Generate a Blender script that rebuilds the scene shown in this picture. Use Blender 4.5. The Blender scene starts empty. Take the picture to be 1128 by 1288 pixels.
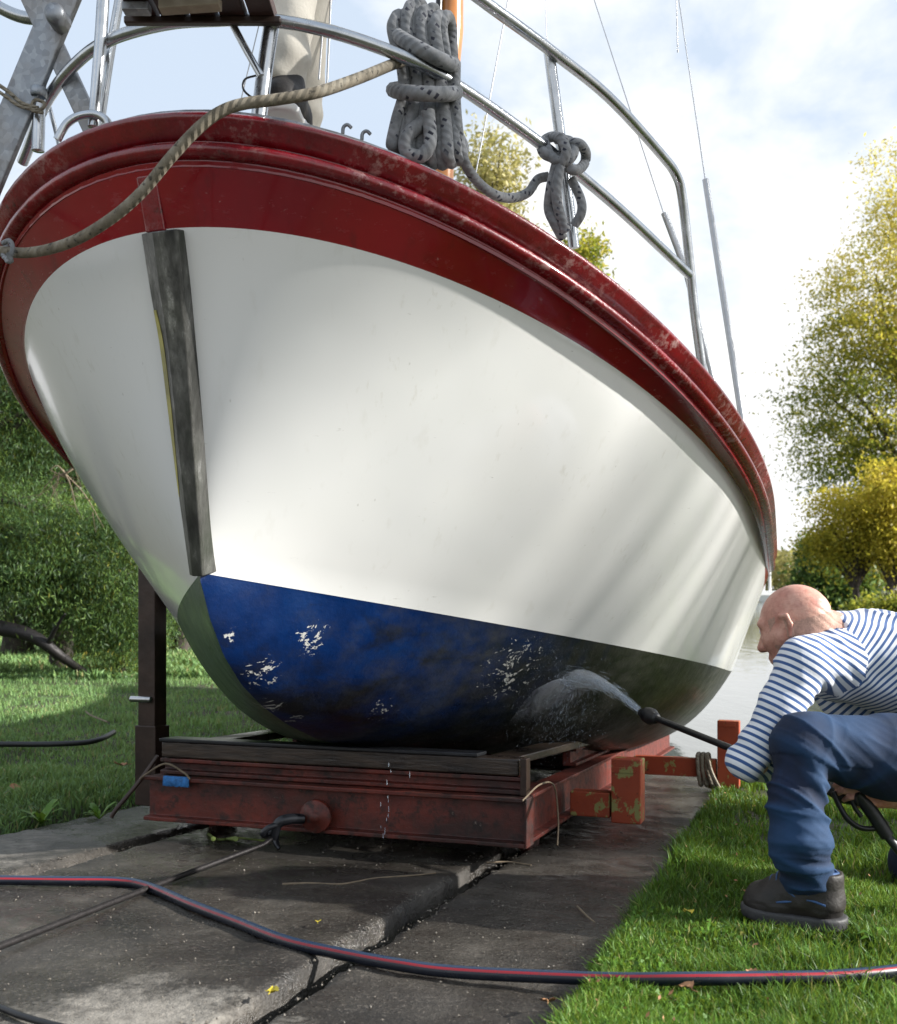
import bpy, math, random
import numpy as np
from mathutils import Vector, Matrix, noise as mnoise

random.seed(7)
RNG = np.random.default_rng(11)
SC = bpy.context.scene
COL = SC.collection

# ------------------------------------------------------------------ frame of the place
# camera stands at (0,0,H) looking along +Y; the slipway runs along D and falls towards the lake
F_, H_, CX, HY = 1350.0, 0.617, 564.0, 745.0
D = np.array([.3074, .9516]); P = np.array([.9516, -.3074]); O = np.array([-.39, 3.48])
SL = .067

def ground(t): return -SL * (3.19 + t)
def W(t, b, z): return Vector((O[0] + t*D[0] + b*P[0], O[1] + t*D[1] + b*P[1], z))
def Wg(t, b, h): return W(t, b, ground(t) + h)
def at(px, py, Y): return Vector(((px-CX)/F_*Y, Y, H_ + (HY-py)/F_*Y))
def G(px, py, lift=0.0):
    k = (px-CX)/F_; Y = (H_-lift) / ((py-HY)/F_ - SL*(D[0]*k + D[1]))
    s = D[0]*k*Y + D[1]*Y
    return Vector((k*Y, Y, -SL*s + lift))
def tb(X, Y): return (X-O[0])*D[0] + (Y-O[1])*D[1], (X-O[0])*P[0] + (Y-O[1])*P[1]

# ------------------------------------------------------------------ numpy noise
def _h(ix, iy, iz):
    n = (ix*374761393 + iy*668265263 + iz*1274126177) & 0x7fffffff
    n = ((n ^ (n >> 13)) * 1103515245) & 0x7fffffff
    return ((n ^ (n >> 16)) & 0xffff) / 65535.0
def vnoise(x, y, z=None):
    x = np.asarray(x, float); y = np.asarray(y, float); z = np.zeros_like(x) if z is None else np.asarray(z, float)
    ix, iy, iz = [np.floor(a).astype(np.int64) for a in (x, y, z)]
    fx, fy, fz = x-ix, y-iy, z-iz
    fx, fy, fz = [a*a*(3-2*a) for a in (fx, fy, fz)]
    r = 0
    for a in (0, 1):
        for b in (0, 1):
            for c in (0, 1):
                r = r + _h(ix+a, iy+b, iz+c) * (fx if a else 1-fx)*(fy if b else 1-fy)*(fz if c else 1-fz)
    return r*2-1
def fbm(x, y, z=None, o=3):
    r = 0; a = 1.0
    z = np.zeros_like(np.asarray(x, float)) if z is None else z
    for i in range(o):
        r = r + a*vnoise(x*2**i + 17*i, y*2**i + 5*i, z*2**i + 9*i); a *= .5
    return r
def sstep(a, b, x):
    u = np.clip((x-a)/(b-a), 0, 1); return u*u*(3-2*u)

# ------------------------------------------------------------------ scene helpers
def tag(o, label=None, cat=None, group=None, kind=None):
    if label: o['label'] = label
    if cat: o['category'] = cat
    if group: o['group'] = group
    if kind: o['kind'] = kind
    return o
def empty(name, loc, label=None, cat=None, group=None):
    o = bpy.data.objects.new(name, None); o.location = loc; o.empty_display_size = .1; COL.objects.link(o)
    return tag(o, label, cat, group)
def root_loc(o):
    v = Vector((0, 0, 0))
    while o: v += Vector(o.location); o = o.parent
    return v
def link(me, name, parent):
    o = bpy.data.objects.new(name, me); COL.objects.link(o)
    if parent: o.parent = parent
    return o
def np_mesh(name, V, F, mats, parent=None, attrs=None, smooth=True, mi=None):
    """V (n,3), F (m,k) or list of ragged arrays"""
    me = bpy.data.meshes.new(name)
    V = np.asarray(V, np.float64)
    off = np.array(root_loc(parent)) if parent else np.zeros(3)
    if isinstance(F, np.ndarray): Fs = [F]
    else: Fs = [f for f in F if len(f)]
    nl = sum(f.size for f in Fs); nf = sum(len(f) for f in Fs)
    me.vertices.add(len(V)); me.vertices.foreach_set('co', (V-off).astype(np.float32).ravel())
    me.loops.add(nl); me.loops.foreach_set('vertex_index', np.concatenate([f.ravel() for f in Fs]).astype(np.int32))
    me.polygons.add(nf)
    tot = np.concatenate([np.full(len(f), f.shape[1]) for f in Fs]); st = np.r_[0, np.cumsum(tot)[:-1]]
    me.polygons.foreach_set('loop_start', st.astype(np.int32))
    me.polygons.foreach_set('use_smooth', np.full(nf, smooth))
    if mi is not None: me.polygons.foreach_set('material_index', np.asarray(mi, np.int32))
    me.update(calc_edges=True); me.validate()
    for k, a in (attrs or {}).items():
        a = np.asarray(a, np.float32)
        at_ = me.attributes.new(k, 'FLOAT' if a.ndim == 1 else 'FLOAT_VECTOR', 'POINT')
        at_.data.foreach_set('value' if a.ndim == 1 else 'vector', a.ravel())
    for m in (mats if isinstance(mats, (list, tuple)) else [mats]): me.materials.append(m)
    return link(me, name, parent)

def smooth_path(pts, n=8):
    p = [Vector(q) for q in pts]
    if len(p) < 3: return p
    out = []
    for i in range(len(p)-1):
        a = p[i-1] if i > 0 else p[0]*2-p[1]; b, c = p[i], p[i+1]; d = p[i+2] if i+2 < len(p) else c*2-b
        for k in range(n):
            u = k/n
            out.append(.5*((2*b) + (c-a)*u + (2*a-5*b+4*c-d)*u*u + (3*b-a-3*c+d)*u**3))
    out.append(p[-1]); return out

class MB:
    def __init__(self): self.v = []; self.f = []; self.m = []; self.a = []; self.s = []
    def add(self, vs, fs, m=0, smooth=False, attr=None):
        o = len(self.v); self.v += [tuple(q) for q in vs]
        self.a += attr if attr else [(0, 0, 0)]*len(vs)
        for f in fs: self.f.append([o+i for i in f]); self.m.append(m); self.s.append(smooth)
    def hexa(self, c8, m=0):
        self.add(c8, [(0,3,2,1),(4,5,6,7),(0,1,5,4),(1,2,6,5),(2,3,7,6),(3,0,4,7)], m)
    def box(self, c, ax, ay, az, sx, sy, sz, m=0):
        c = Vector(c); ax, ay, az = Vector(ax).normalized()*sx/2, Vector(ay).normalized()*sy/2, Vector(az).normalized()*sz/2
        self.hexa([c-ax-ay-az, c+ax-ay-az, c+ax+ay-az, c-ax+ay-az, c-ax-ay+az, c+ax-ay+az, c+ax+ay+az, c-ax+ay+az], m)
    def tbh(self, t0, t1, b0, b1, h0, h1, m=0):
        self.hexa([Wg(t0,b0,h0), Wg(t0,b1,h0), Wg(t1,b1,h0), Wg(t1,b0,h0), Wg(t0,b0,h1), Wg(t0,b1,h1), Wg(t1,b1,h1), Wg(t1,b0,h1)], m)
    def tube(self, path, r, n=10, m=0, smooth=True, caps=True, closed=False, flat=1.0, up=None):
        p = [Vector(q) for q in path]; N = len(p)
        R = [r]*N if not hasattr(r, '__len__') else [float(np.interp(i/(N-1), np.linspace(0, 1, len(r)), r)) for i in range(N)]
        T = []
        for i in range(N):
            a = p[i-1] if i > 0 else (p[-2] if closed else p[0]); b = p[i+1] if i < N-1 else (p[1] if closed else p[-1])
            d = (b-a); T.append(d.normalized() if d.length > 1e-9 else Vector((0, 0, 1)))
        u = Vector(up) if up else (Vector((0, 0, 1)) if abs(T[0].z) < .9 else Vector((1, 0, 0)))
        u = (u - T[0]*u.dot(T[0])).normalized(); L = 0; vs = []; at_ = []
        for i in range(N):
            if i: L += (p[i]-p[i-1]).length
            u = (u - T[i]*u.dot(T[i])).normalized(); w = T[i].cross(u)
            for k in range(n+1):
                a = 2*math.pi*k/n
                vs.append(p[i] + (u*math.cos(a)*flat + w*math.sin(a))*R[i]); at_.append((k/n, L, 0))
        fs = [(i*(n+1)+k, i*(n+1)+k+1, (i+1)*(n+1)+k+1, (i+1)*(n+1)+k) for i in range(N-1) for k in range(n)]
        self.add(vs, fs, m, smooth, at_)
        if caps and not closed:
            for i, s in ((0, -1), (N-1, 1)):
                o = len(self.v); ring = vs[i*(n+1):i*(n+1)+n]
                self.add([p[i]+T[i]*s*R[i]*.15]+ring, [((0, k+1, (k+1) % n+1) if s > 0 else (0, (k+1) % n+1, k+1)) for k in range(n)], m, False)
    def lathe(self, c, axis, prof, n=20, m=0, smooth=True):
        ax = Vector(axis).normalized(); u = ax.orthogonal().normalized(); w = ax.cross(u); c = Vector(c)
        vs = [c + ax*h + (u*math.cos(2*math.pi*k/n) + w*math.sin(2*math.pi*k/n))*r for r, h in prof for k in range(n)]
        fs = [(i*n+k, i*n+(k+1) % n, (i+1)*n+(k+1) % n, (i+1)*n+k) for i in range(len(prof)-1) for k in range(n)]
        self.add(vs, fs, m, smooth)
    def sweep(self, frames, prof, m=0, smooth=False, close=True):
        """frames: list of (origin, ex, ey); prof: closed (x,y) polygon"""
        n = len(prof); vs = [o + ex*x + ey*y for o, ex, ey in frames for x, y in prof]
        K = n if close else n-1
        fs = [(i*n+k, i*n+(k+1) % n, (i+1)*n+(k+1) % n, (i+1)*n+k) for i in range(len(frames)-1) for k in range(K)]
        self.add(vs, fs, m, smooth)
        if close:
            self.add([vs[k] for k in range(n)], [tuple(range(n))], m); self.add([vs[(len(frames)-1)*n+k] for k in range(n)], [tuple(reversed(range(n)))], m)
    def build(self, name, mats, parent=None, bevel=0, attr=False):
        off = root_loc(parent) if parent else Vector((0, 0, 0))
        me = bpy.data.meshes.new(name); me.from_pydata([tuple(Vector(q)-off) for q in self.v], [], self.f)
        me.polygons.foreach_set('material_index', self.m); me.polygons.foreach_set('use_smooth', self.s)
        a = me.attributes.new('tuv', 'FLOAT_VECTOR', 'POINT'); a.data.foreach_set('vector', np.array(self.a, np.float32).ravel())
        for q in (mats if isinstance(mats, (list, tuple)) else [mats]): me.materials.append(q)
        o = link(me, name, parent)
        if bevel:
            b = o.modifiers.new('Bevel', 'BEVEL'); b.width = bevel; b.segments = 2; b.limit_method = 'ANGLE'; b.angle_limit = math.radians(40)
        return o
    def local(self, name, mats, label=None, cat=None, group=None, bevel=0):
        """one-mesh thing with its origin at its base"""
        V = np.array(self.v); base = Vector((*V[:, :2].mean(0), V[:, 2].min()))
        self.v = [tuple(Vector(q)-base) for q in self.v]
        o = self.build(name, mats, None, bevel); o.location = base
        return tag(o, label, cat, group)

# ------------------------------------------------------------------ materials
class NT:
    def __init__(self, name):
        self.mat = bpy.data.materials.new(name); self.mat.use_nodes = True
        self.t = self.mat.node_tree; self.n = self.t.nodes; self.l = self.t.links
        self.out = self.n['Material Output']; self.b = self.n['Principled BSDF']
    def new(self, ty, **kw):
        x = self.n.new(ty)
        for k, v in kw.items():
            if k.startswith('_'): setattr(x, k[1:], v)
            else: self.inp(x, k, v)
        return x
    def inp(self, x, k, v):
        s = x.inputs[int(k[1:])] if k[0] == 'i' and k[1:].isdigit() else x.inputs[k.replace('_', ' ')]
        if isinstance(v, bpy.types.NodeSocket): self.l.new(v, s)
        elif isinstance(v, (tuple, list)) and len(v) == 3 and s.type == 'RGBA': s.default_value = (*v, 1)
        else: s.default_value = v
    def set(self, **kw):
        for k, v in kw.items(): self.inp(self.b, k, v)
    def obj(self): return self.new('ShaderNodeTexCoord').outputs['Object']
    def attr(self, name, out='Fac'): return self.new('ShaderNodeAttribute', _attribute_name=name).outputs[out]
    def noise(self, vec=None, scale=5, detail=5, rough=.55, dist=0):
        x = self.new('ShaderNodeTexNoise', Scale=scale, Detail=detail, Roughness=rough, Distortion=dist)
        if vec is not None: self.l.new(vec, x.inputs['Vector'])
        return x.outputs['Fac']
    def voro(self, vec=None, scale=5, out='Distance'):
        x = self.new('ShaderNodeTexVoronoi', Scale=scale)
        if vec is not None: self.l.new(vec, x.inputs['Vector'])
        return x.outputs[out]
    def map(self, vec, scale=(1, 1, 1), loc=(0, 0, 0)):
        return self.new('ShaderNodeMapping', Vector=vec, Scale=scale, Location=loc).outputs['Vector']
    def ramp(self, fac, stops, interp='LINEAR'):
        r = self.new('ShaderNodeValToRGB', Fac=fac); e = r.color_ramp.elements; r.color_ramp.interpolation = interp
        while len(e) < len(stops): e.new(.5)
        for x, (p, c) in zip(e, stops): x.position = p; x.color = (*c, 1) if hasattr(c, '__len__') else (c, c, c, 1)
        return r.outputs['Color']
    def mix(self, fac, a, b, mode='MIX'):
        x = self.new('ShaderNodeMix', _data_type='RGBA', _blend_type=mode)
        for k, v in ((0, fac), (6, a), (7, b)):
            if isinstance(v, bpy.types.NodeSocket): self.l.new(v, x.inputs[k])
            elif k: x.inputs[k].default_value = (*v, 1)
            else: x.inputs[k].default_value = v
        return x.outputs[2]
    def math(self, op, a, b=0.0, c=None):
        x = self.new('ShaderNodeMath', _operation=op); x.use_clamp = False
        for k, v in ((0, a), (1, b), (2, c)):
            if v is None: continue
            if isinstance(v, bpy.types.NodeSocket): self.l.new(v, x.inputs[k])
            else: x.inputs[k].default_value = v
        return x.outputs[0]
    def bump(self, h, strength=.3, dist=.01):
        x = self.new('ShaderNodeBump', Strength=strength, Distance=dist, Height=h); self.l.new(x.outputs['Normal'], self.b.inputs['Normal']); return x
    def near(self, vec, c, r0, r1):
        """1 inside r0 of point c, 0 beyond r1"""
        d = self.new('ShaderNodeVectorMath', _operation='DISTANCE'); self.l.new(vec, d.inputs[0]); d.inputs[1].default_value = c
        x = self.new('ShaderNodeMapRange'); self.l.new(d.outputs['Value'], x.inputs[0])
        x.inputs[1].default_value = r0; x.inputs[2].default_value = r1; x.inputs[3].default_value = 1; x.inputs[4].default_value = 0
        return x.outputs[0]

def simple(name, col, rough=.5, metal=0, var=.25, scale=8, bump=.1, bscale=60, coat=0):
    n = NT(name); v = n.obj(); f = n.noise(v, scale, 6)
    n.set(Base_Color=n.ramp(f, [(.3, [c*(1-var) for c in col]), (.7, [min(1, c*(1+var)) for c in col])]), Roughness=rough, Metallic=metal, Coat_Weight=coat)
    if bump: n.bump(n.noise(v, bscale, 4), bump, .004)
    return n.mat

M = {}
def mats():
    n = NT('hull white'); v = n.obj(); f = n.noise(v, 1.3, 5); g = n.noise(n.map(v, (9, 9, .8)), 2.2, 6)
    c = n.mix(n.ramp(f, [(.35, 0), (.75, .6)]), (.80, .80, .775), (.74, .755, .75)); c = n.mix(n.ramp(g, [(.62, 0), (.85, .35)]), c, (.55, .53, .46))
    sp = n.voro(n.map(v, (1, 1, .5)), 14); c = n.mix(n.ramp(sp, [(.0, .8), (.045, 0)]), c, (.45, .44, .40))
    run = n.noise(n.map(v, (14, 14, .55)), 2.6, 5, .6); c = n.mix(n.math('MULTIPLY', n.ramp(run, [(.60, 0), (.72, .55)]), n.ramp(n.noise(v, 2.1, 3), [(.45, 0), (.62, 1)])), c, (.60, .585, .52))
    sc_ = n.noise(n.map(v, (3, 3, 20)), 5, 5, .7); c = n.mix(n.ramp(sc_, [(.69, 0), (.72, .6)]), c, (.42, .41, .38))
    n.set(Base_Color=c, Roughness=n.ramp(f, [(.3, .14), (.7, .24)]), Coat_Weight=.5, Coat_Roughness=.07); n.bump(n.noise(v, 2.1, 2), .22, .02); M['white'] = n.mat

    n = NT('antifouling'); v = n.obj(); t = n.attr('tt')
    f = n.noise(n.map(v, (1, 1, 2.2)), 3.2, 8, .62, .6); g = n.noise(v, 11, 8, .65)
    blue = n.ramp(n.noise(v, 6, 6, .6), [(.25, (.001, .008, .040)), (.5, (.0013, .016, .080)), (.8, (.003, .029, .12))])
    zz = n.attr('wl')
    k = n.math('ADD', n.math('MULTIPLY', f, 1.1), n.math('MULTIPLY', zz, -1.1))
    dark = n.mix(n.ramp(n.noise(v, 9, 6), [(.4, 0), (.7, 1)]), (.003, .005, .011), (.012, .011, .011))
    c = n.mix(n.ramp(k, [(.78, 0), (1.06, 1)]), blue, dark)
    c = n.mix(n.ramp(f, [(.30, .9), (.42, 0)]), c, (.006, .008, .014))
    aft = n.ramp(n.math('ADD', t, n.math('MULTIPLY', g, .25)), [(.22, 0), (.38, 1)])
    grey = n.mix(n.ramp(n.noise(n.map(v, (2, 2, 5)), 5, 7), [(.35, 0), (.7, 1)]), (.014, .017, .012), (.046, .046, .039))
    c = n.mix(aft, c, grey)
    lawn_refl = n.mix(n.ramp(n.noise(n.map(v, (5, 5, 1.2)), 6, 7, .65), [(.3, 0), (.7, 1)]), (.030, .060, .030), (.085, .135, .075))  # green lawn reflection painted into the starboard bottom
    c = n.mix(n.ramp(n.math('ADD', n.attr('sb'), n.math('MULTIPLY', g, .1)), [(.6, 0), (.75, .92)]), c, lawn_refl)
    for px in CHIPS:
        w_ = n.near(v, px[0], px[1]*.15, px[1])
        ln = n.math('SUBTRACT', 1.0, n.math('MULTIPLY', n.math('ABSOLUTE', n.math('SUBTRACT', n.noise(n.map(v, (1, 1, 1.7), px[0]), 9, 5, .62, 1.0), .5)), 17.0))
        s = n.math('MULTIPLY', n.math('MULTIPLY', w_, ln), n.ramp(n.noise(n.map(v, (1, 1, 2)), 42, 5, .7), [(.40, .25), (.60, 1)]))
        c = n.mix(n.ramp(s, [(px[2], 0), (px[2]+.07, 1)]), c, (.50, .50, .47))
    edge = n.ramp(n.math('ADD', zz, n.math('MULTIPLY', n.noise(n.map(v, (10, 10, 3)), 4, 6, .7), -.055)), [(0, 0), (.001, 1)])
    c = n.mix(n.ramp(n.math('ADD', n.math('MULTIPLY', zz, 5.), n.noise(v, 22, 6, .7)), [(.58, 0), (.66, .8)]), c, (.02, .022, .02))
    n.set(Base_Color=c, Roughness=n.ramp(g, [(.3, .26), (.7, .5)]), Specular_IOR_Level=.35, Coat_Weight=.06, Coat_Roughness=.1); n.bump(n.noise(v, 14, 8, .65), .3, .012); M['bottom'] = n.mat

    n = NT('red gloss'); v = n.obj(); f = n.noise(v, 2.2, 6); g = n.noise(n.map(v, (1.2, 1.2, 3)), 16, 7, .7)
    c = n.mix(n.ramp(f, [(.35, 0), (.7, 1)]), (.27, .003, .010), (.16, .003, .008))
    c = n.mix(n.ramp(g, [(.60, 0), (.76, .45)]), c, (.30, .07, .08))
    sp = n.noise(n.map(v, (1, 1, 1.6)), 46, 4, .6); c = n.mix(n.ramp(sp, [(.70, 0), (.75, .7)]), c, (.45, .25, .24))
    c = n.mix(n.ramp(n.noise(n.map(v, (7, 7, .7)), 3, 6, .6), [(.58, 0), (.8, .55)]), c, (.045, .008, .008))
    n.set(Base_Color=c, Roughness=n.ramp(g, [(.3, .12), (.75, .34)]), Coat_Weight=.5, Coat_Roughness=.05); n.bump(g, .12, .006); M['red'] = n.mat

    n = NT('red worn'); v = n.obj(); g = n.noise(v, 9, 8, .7); h = n.noise(v, 34, 7, .75)
    c = n.mix(n.ramp(g, [(.35, 0), (.62, 1)]), (.25, .004, .011), (.14, .005, .009))
    wear = n.math('MULTIPLY', n.ramp(h, [(.52, 0), (.62, 1)]), n.ramp(n.noise(v, 3.1, 4), [(.44, 0), (.60, 1)]))
    c = n.mix(wear, c, (.46, .28, .26)); c = n.mix(n.ramp(n.noise(v, 21, 8, .7), [(.60, 0), (.7, .8)]), c, (.022, .014, .012))
    n.set(Base_Color=c, Roughness=n.ramp(h, [(.35, .12), (.65, .40)]), Coat_Weight=.6, Coat_Roughness=.1); n.bump(h, .35, .006); M['redworn'] = n.mat

    n = NT('stem iron'); v = n.obj(); f = n.noise(n.map(v, (4, 4, 1.3)), 5, 8, .65); g = n.noise(v, 40, 5)
    c = n.ramp(f, [(.25, (.020, .020, .018)), (.45, (.070, .070, .064)), (.60, (.15, .15, .14)), (.74, (.50, .50, .48))])
    c = n.mix(n.ramp(n.noise(n.map(v, (2, 2, 1)), 3, 4), [(.55, 0), (.7, .7)]), c, (.035, .045, .028))
    n.set(Base_Color=c, Roughness=n.ramp(f, [(.3, .45), (.7, .24)]), Metallic=.6); n.bump(f, .35, .01); M['stem'] = n.mat
    M['yellowglint'] = simple('yellow glint', (.36, .32, .07), .4, 0, .45, 14)  # foliage reflected in the stem bar, put into a colour

    n = NT('stainless tube'); v = n.obj(); f = n.noise(v, 30, 6)
    n.set(Base_Color=n.ramp(n.noise(v, 12, 6, .7), [(.3, (.36, .38, .40)), (.7, (.58, .60, .62))]), Metallic=1.0, Roughness=n.ramp(f, [(.3, .16), (.7, .34)])); M['steel'] = n.mat
    n = NT('galvanised'); v = n.obj(); f = n.ramp(n.voro(v, 70, 'Color'), [(0, (.20, .22, .25)), (1, (.36, .39, .42))]); g = n.noise(v, 7, 7, .65)
    n.set(Base_Color=n.mix(n.ramp(g, [(.4, 0), (.7, .6)]), f, (.20, .16, .12)), Metallic=.7, Roughness=.45); M['galv'] = n.mat
    M['wire'] = simple('rigging wire', (.42, .43, .44), .35, .9, .1, 30, 0)

    n = NT('rusty red paint'); v = n.obj(); f = n.noise(v, 5, 9, .68); g = n.noise(v, 22, 8, .7); d = n.noise(n.map(v, (1, 1, 2)), 2.4, 6)
    c = n.ramp(f, [(.3, (.075, .012, .008)), (.52, (.16, .024, .013)), (.72, (.06, .020, .011))])
    c = n.mix(n.ramp(g, [(.50, 0), (.62, .9)]), c, (.026, .013, .009)); c = n.mix(n.ramp(d, [(.42, 0), (.60, .78)]), c, (.011, .008, .007)); c = n.mix(n.ramp(n.noise(n.map(v, (9, 9, 1.0)), 4, 6, .7), [(.55, 0), (.72, .7)]), c, (.045, .022, .014))
    c = n.mix(n.ramp(n.noise(v, 44, 5, .7), [(.66, 0), (.70, .7)]), c, (.20, .15, .125))
    n.set(Base_Color=c, Roughness=n.ramp(g, [(.3, .30), (.7, .75)])); n.bump(g, .5, .006); M['rust'] = n.mat
    n = NT('flaking orange red'); v = n.obj(); f = n.noise(v, 7, 9, .68); g = n.noise(v, 26, 8, .7)
    c = n.ramp(f, [(.3, (.06, .010, .007)), (.55, (.13, .020, .010)), (.75, (.035, .012, .009))]); c = n.mix(n.ramp(g, [(.52, 0), (.62, .9)]), c, (.028, .014, .010))
    c = n.mix(n.ramp(n.noise(v, 40, 5, .7), [(.65, 0), (.69, .7)]), c, (.22, .17, .14)); n.set(Base_Color=c, Roughness=n.ramp(g, [(.3, .35), (.7, .75)])); n.bump(g, .5, .006); M['rustorange'] = n.mat
    n = NT('orange lead paint'); v = n.obj(); f = n.noise(v, 6, 8, .65); g = n.noise(v, 24, 8, .7)
    c = n.ramp(f, [(.3, (.25, .036, .012)), (.6, (.34, .055, .017)), (.8, (.19, .032, .011))])
    c = n.mix(n.ramp(n.noise(n.map(v, (1, 1, .8), (3.4, 1, 2.6)), 15, 6, .65), [(.575, 0), (.60, 1)]), c, (.26, .25, .08))
    c = n.mix(n.ramp(g, [(.62, 0), (.68, .9)]), c, (.05, .02, .012))
    n.set(Base_Color=c, Roughness=n.ramp(g, [(.3, .4), (.7, .75)])); n.bump(g, .4, .005); M['orange'] = n.mat

    n = NT('wet timber'); v = n.obj(); f = n.noise(n.map(v, (1.5, 6, 16)), 4, 8, .6); g = n.noise(v, 6, 5)
    c = n.ramp(f, [(.3, (.018, .013, .010)), (.6, (.055, .036, .024)), (.8, (.085, .060, .042))]); c = n.mix(n.ramp(g, [(.45, 0), (.7, .8)]), c, (.014, .012, .013))
    n.set(Base_Color=c, Roughness=n.ramp(g, [(.3, .5), (.7, .22)])); n.bump(f, .4, .006); M['timber'] = n.mat
    M['rubber'] = simple('black rubber', (.010, .011, .014), .32, 0, .4, 20, .2)
    M['darksteel'] = simple('dark painted steel', (.038, .022, .016), .4, .2, .5, 9, .3, 40)
    M['shiny'] = simple('bright bolt', (.5, .5, .5), .3, 1, .2, 20, .1)

    n = NT('concrete'); v = n.obj(); dry = n.attr('dry'); f = n.noise(v, 3.2, 8, .65); g = n.noise(v, 60, 6, .7); vo = n.voro(v, 130)
    agg = n.noise(v, 105, 4, .7)
    wet = n.ramp(f, [(.32, (.012, .011, .010)), (.55, (.050, .045, .038)), (.78, (.135, .122, .105))])
    wet = n.mix(n.ramp(agg, [(.57, 0), (.66, .9)]), wet, (.13, .115, .098)); wet = n.mix(n.ramp(agg, [(.28, .8), (.40, 0)]), wet, (.012, .011, .011))
    wet = n.mix(n.ramp(n.noise(v, 7.5, 8, .7), [(.5, 0), (.68, .75)]), wet, (.026, .022, .018))
    dr = n.ramp(n.noise(v, 26, 8, .7), [(.3, (.10, .09, .075)), (.5, (.20, .185, .16)), (.75, (.29, .27, .235))])
    m = n.ramp(n.math('ADD', n.math('ADD', dry, n.math('MULTIPLY', n.noise(v, 9, 8, .7), .9)), n.math('MULTIPLY', g, .3)), [(.78, 0), (1.02, 1)])
    c = n.mix(m, wet, dr)
    pud = n.ramp(n.noise(n.map(v, (1, 1, 1), (4, 2, 0)), 2.3, 5, .6), [(.46, 0), (.60, 1)])
    r = n.mix(pud, n.ramp(g, [(.3, .05), (.7, .26)]), (.46, .46, .46)); r = n.mix(m, r, (.85, .85, .85))
    n.set(Base_Color=c, Roughness=r); h = n.math('ADD', n.math('MULTIPLY', g, .5), n.math('MULTIPLY', agg, .8)); n.bump(h, .8, .009); M['concrete'] = n.mat

    n = NT('soil'); v = n.obj(); f = n.noise(v, 2.2, 7, .65); g = n.noise(v, 35, 7, .7)
    c = n.ramp(f, [(.35, (.035, .055, .016)), (.6, (.060, .052, .03)), (.75, (.085, .064, .042))]); c = n.mix(n.ramp(g, [(.5, 0), (.7, .6)]), c, (.03, .024, .016))
    n.set(Base_Color=c, Roughness=.9); n.bump(g, .8, .02); M['soil'] = n.mat

    n = NT('water'); v = n.obj(); n.set(Base_Color=(.10, .12, .115), Roughness=.06, IOR=1.33, Specular_IOR_Level=.6)
    n.bump(n.noise(n.map(v, (1, .35, 1)), 3.5, 4, .6), .25, .03); M['water'] = n.mat

    def leafy(name, stops, transl=.35, rough=.5):
        n = NT(name); c = n.ramp(n.attr('var'), stops); n.set(Base_Color=c, Roughness=rough, Specular_IOR_Level=.3)
        tr = n.new('ShaderNodeBsdfTranslucent'); n.l.new(n.mix(.35, c, (.35, .38, .04), 'MIX'), tr.inputs['Color'])
        ms = n.new('ShaderNodeMixShader'); ms.inputs[0].default_value = transl
        n.l.new(n.b.outputs[0], ms.inputs[1]); n.l.new(tr.outputs[0], ms.inputs[2]); n.l.new(ms.outputs[0], n.out.inputs['Surface']); M[name] = n.mat
    leafy('grass', [(0, (.026, .070, .010)), (.35, (.065, .155, .018)), (.7, (.13, .27, .032)), (.93, (.24, .33, .06)), (1, (.34, .29, .12))], .3)
    leafy('lawn', [(0, (.065, .125, .050)), (.35, (.135, .25, .085)), (.7, (.21, .35, .12)), (.93, (.28, .38, .14)), (1, (.30, .26, .12))], .3)
    leafy('willow', [(0, (.07, .11, .022)), (.3, (.17, .22, .035)), (.55, (.36, .34, .05)), (.8, (.64, .52, .08)), (1, (.80, .66, .20))], .6)
    leafy('yellow', [(0, (.14, .15, .02)), (.4, (.38, .33, .035)), (.75, (.62, .48, .055)), (1, (.75, .58, .11))], .55)
    leafy('dark', [(0, (.010, .028, .010)), (.4, (.050, .110, .034)), (.75, (.15, .25, .058)), (.97, (.25, .34, .07)), (1, (.45, .38, .06))], .3)
    leafy('pale', [(0, (.25, .23, .09)), (.5, (.42, .37, .15)), (1, (.60, .52, .26))], .4)
    M['bark'] = simple('bark', (.045, .036, .028), .85, 0, .5, 12, .8, 30)
    M['leafy yellow'] = simple('fallen yellow leaf', (.50, .40, .03), .5, 0, .2, 40, .1)
    M['leafy brown'] = simple('fallen brown leaf', (.34, .17, .08), .7, 0, .35, 60, .2)
    M['twig'] = simple('dry twig', (.17, .13, .085), .8, 0, .3, 30, .3)
    M['stone'] = simple('pinkish stone', (.34, .17, .11), .7, 0, .3, 22, .4)

    n = NT('grey rope'); uv = n.attr('tuv', 'Vector'); sx = n.new('ShaderNodeSeparateXYZ', Vector=uv); v = n.obj()
    tw = n.math('FRACT', n.math('ADD', n.math('MULTIPLY', sx.outputs[0], 3.0), n.math('MULTIPLY', sx.outputs[1], 55.0)))
    fl = n.math('FRACT', n.math('ADD', n.math('MULTIPLY', sx.outputs[0], 2.0), n.math('MULTIPLY', sx.outputs[1], -14.0)))
    base = n.ramp(n.noise(v, 30, 5), [(.3, (.11, .118, .125)), (.7, (.27, .275, .285))])
    flk = n.math('MULTIPLY', n.ramp(fl, [(.66, 0), (.70, 1)]), n.ramp(tw, [(.35, 1), (.5, 0)]))
    flk = n.math('MULTIPLY', flk, n.ramp(n.noise(v, 30, 3), [(.46, 0), (.54, 1)]))
    c = n.mix(flk, base, (.012, .014, .028)); n.set(Base_Color=c, Roughness=.85, Sheen_Weight=.2)
    n.bump(n.math('PINGPONG', tw, .5), .7, .004); M['rope'] = n.mat
    n = NT('mooring rope'); uv = n.attr('tuv', 'Vector'); sx = n.new('ShaderNodeSeparateXYZ', Vector=uv); v = n.obj()
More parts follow.
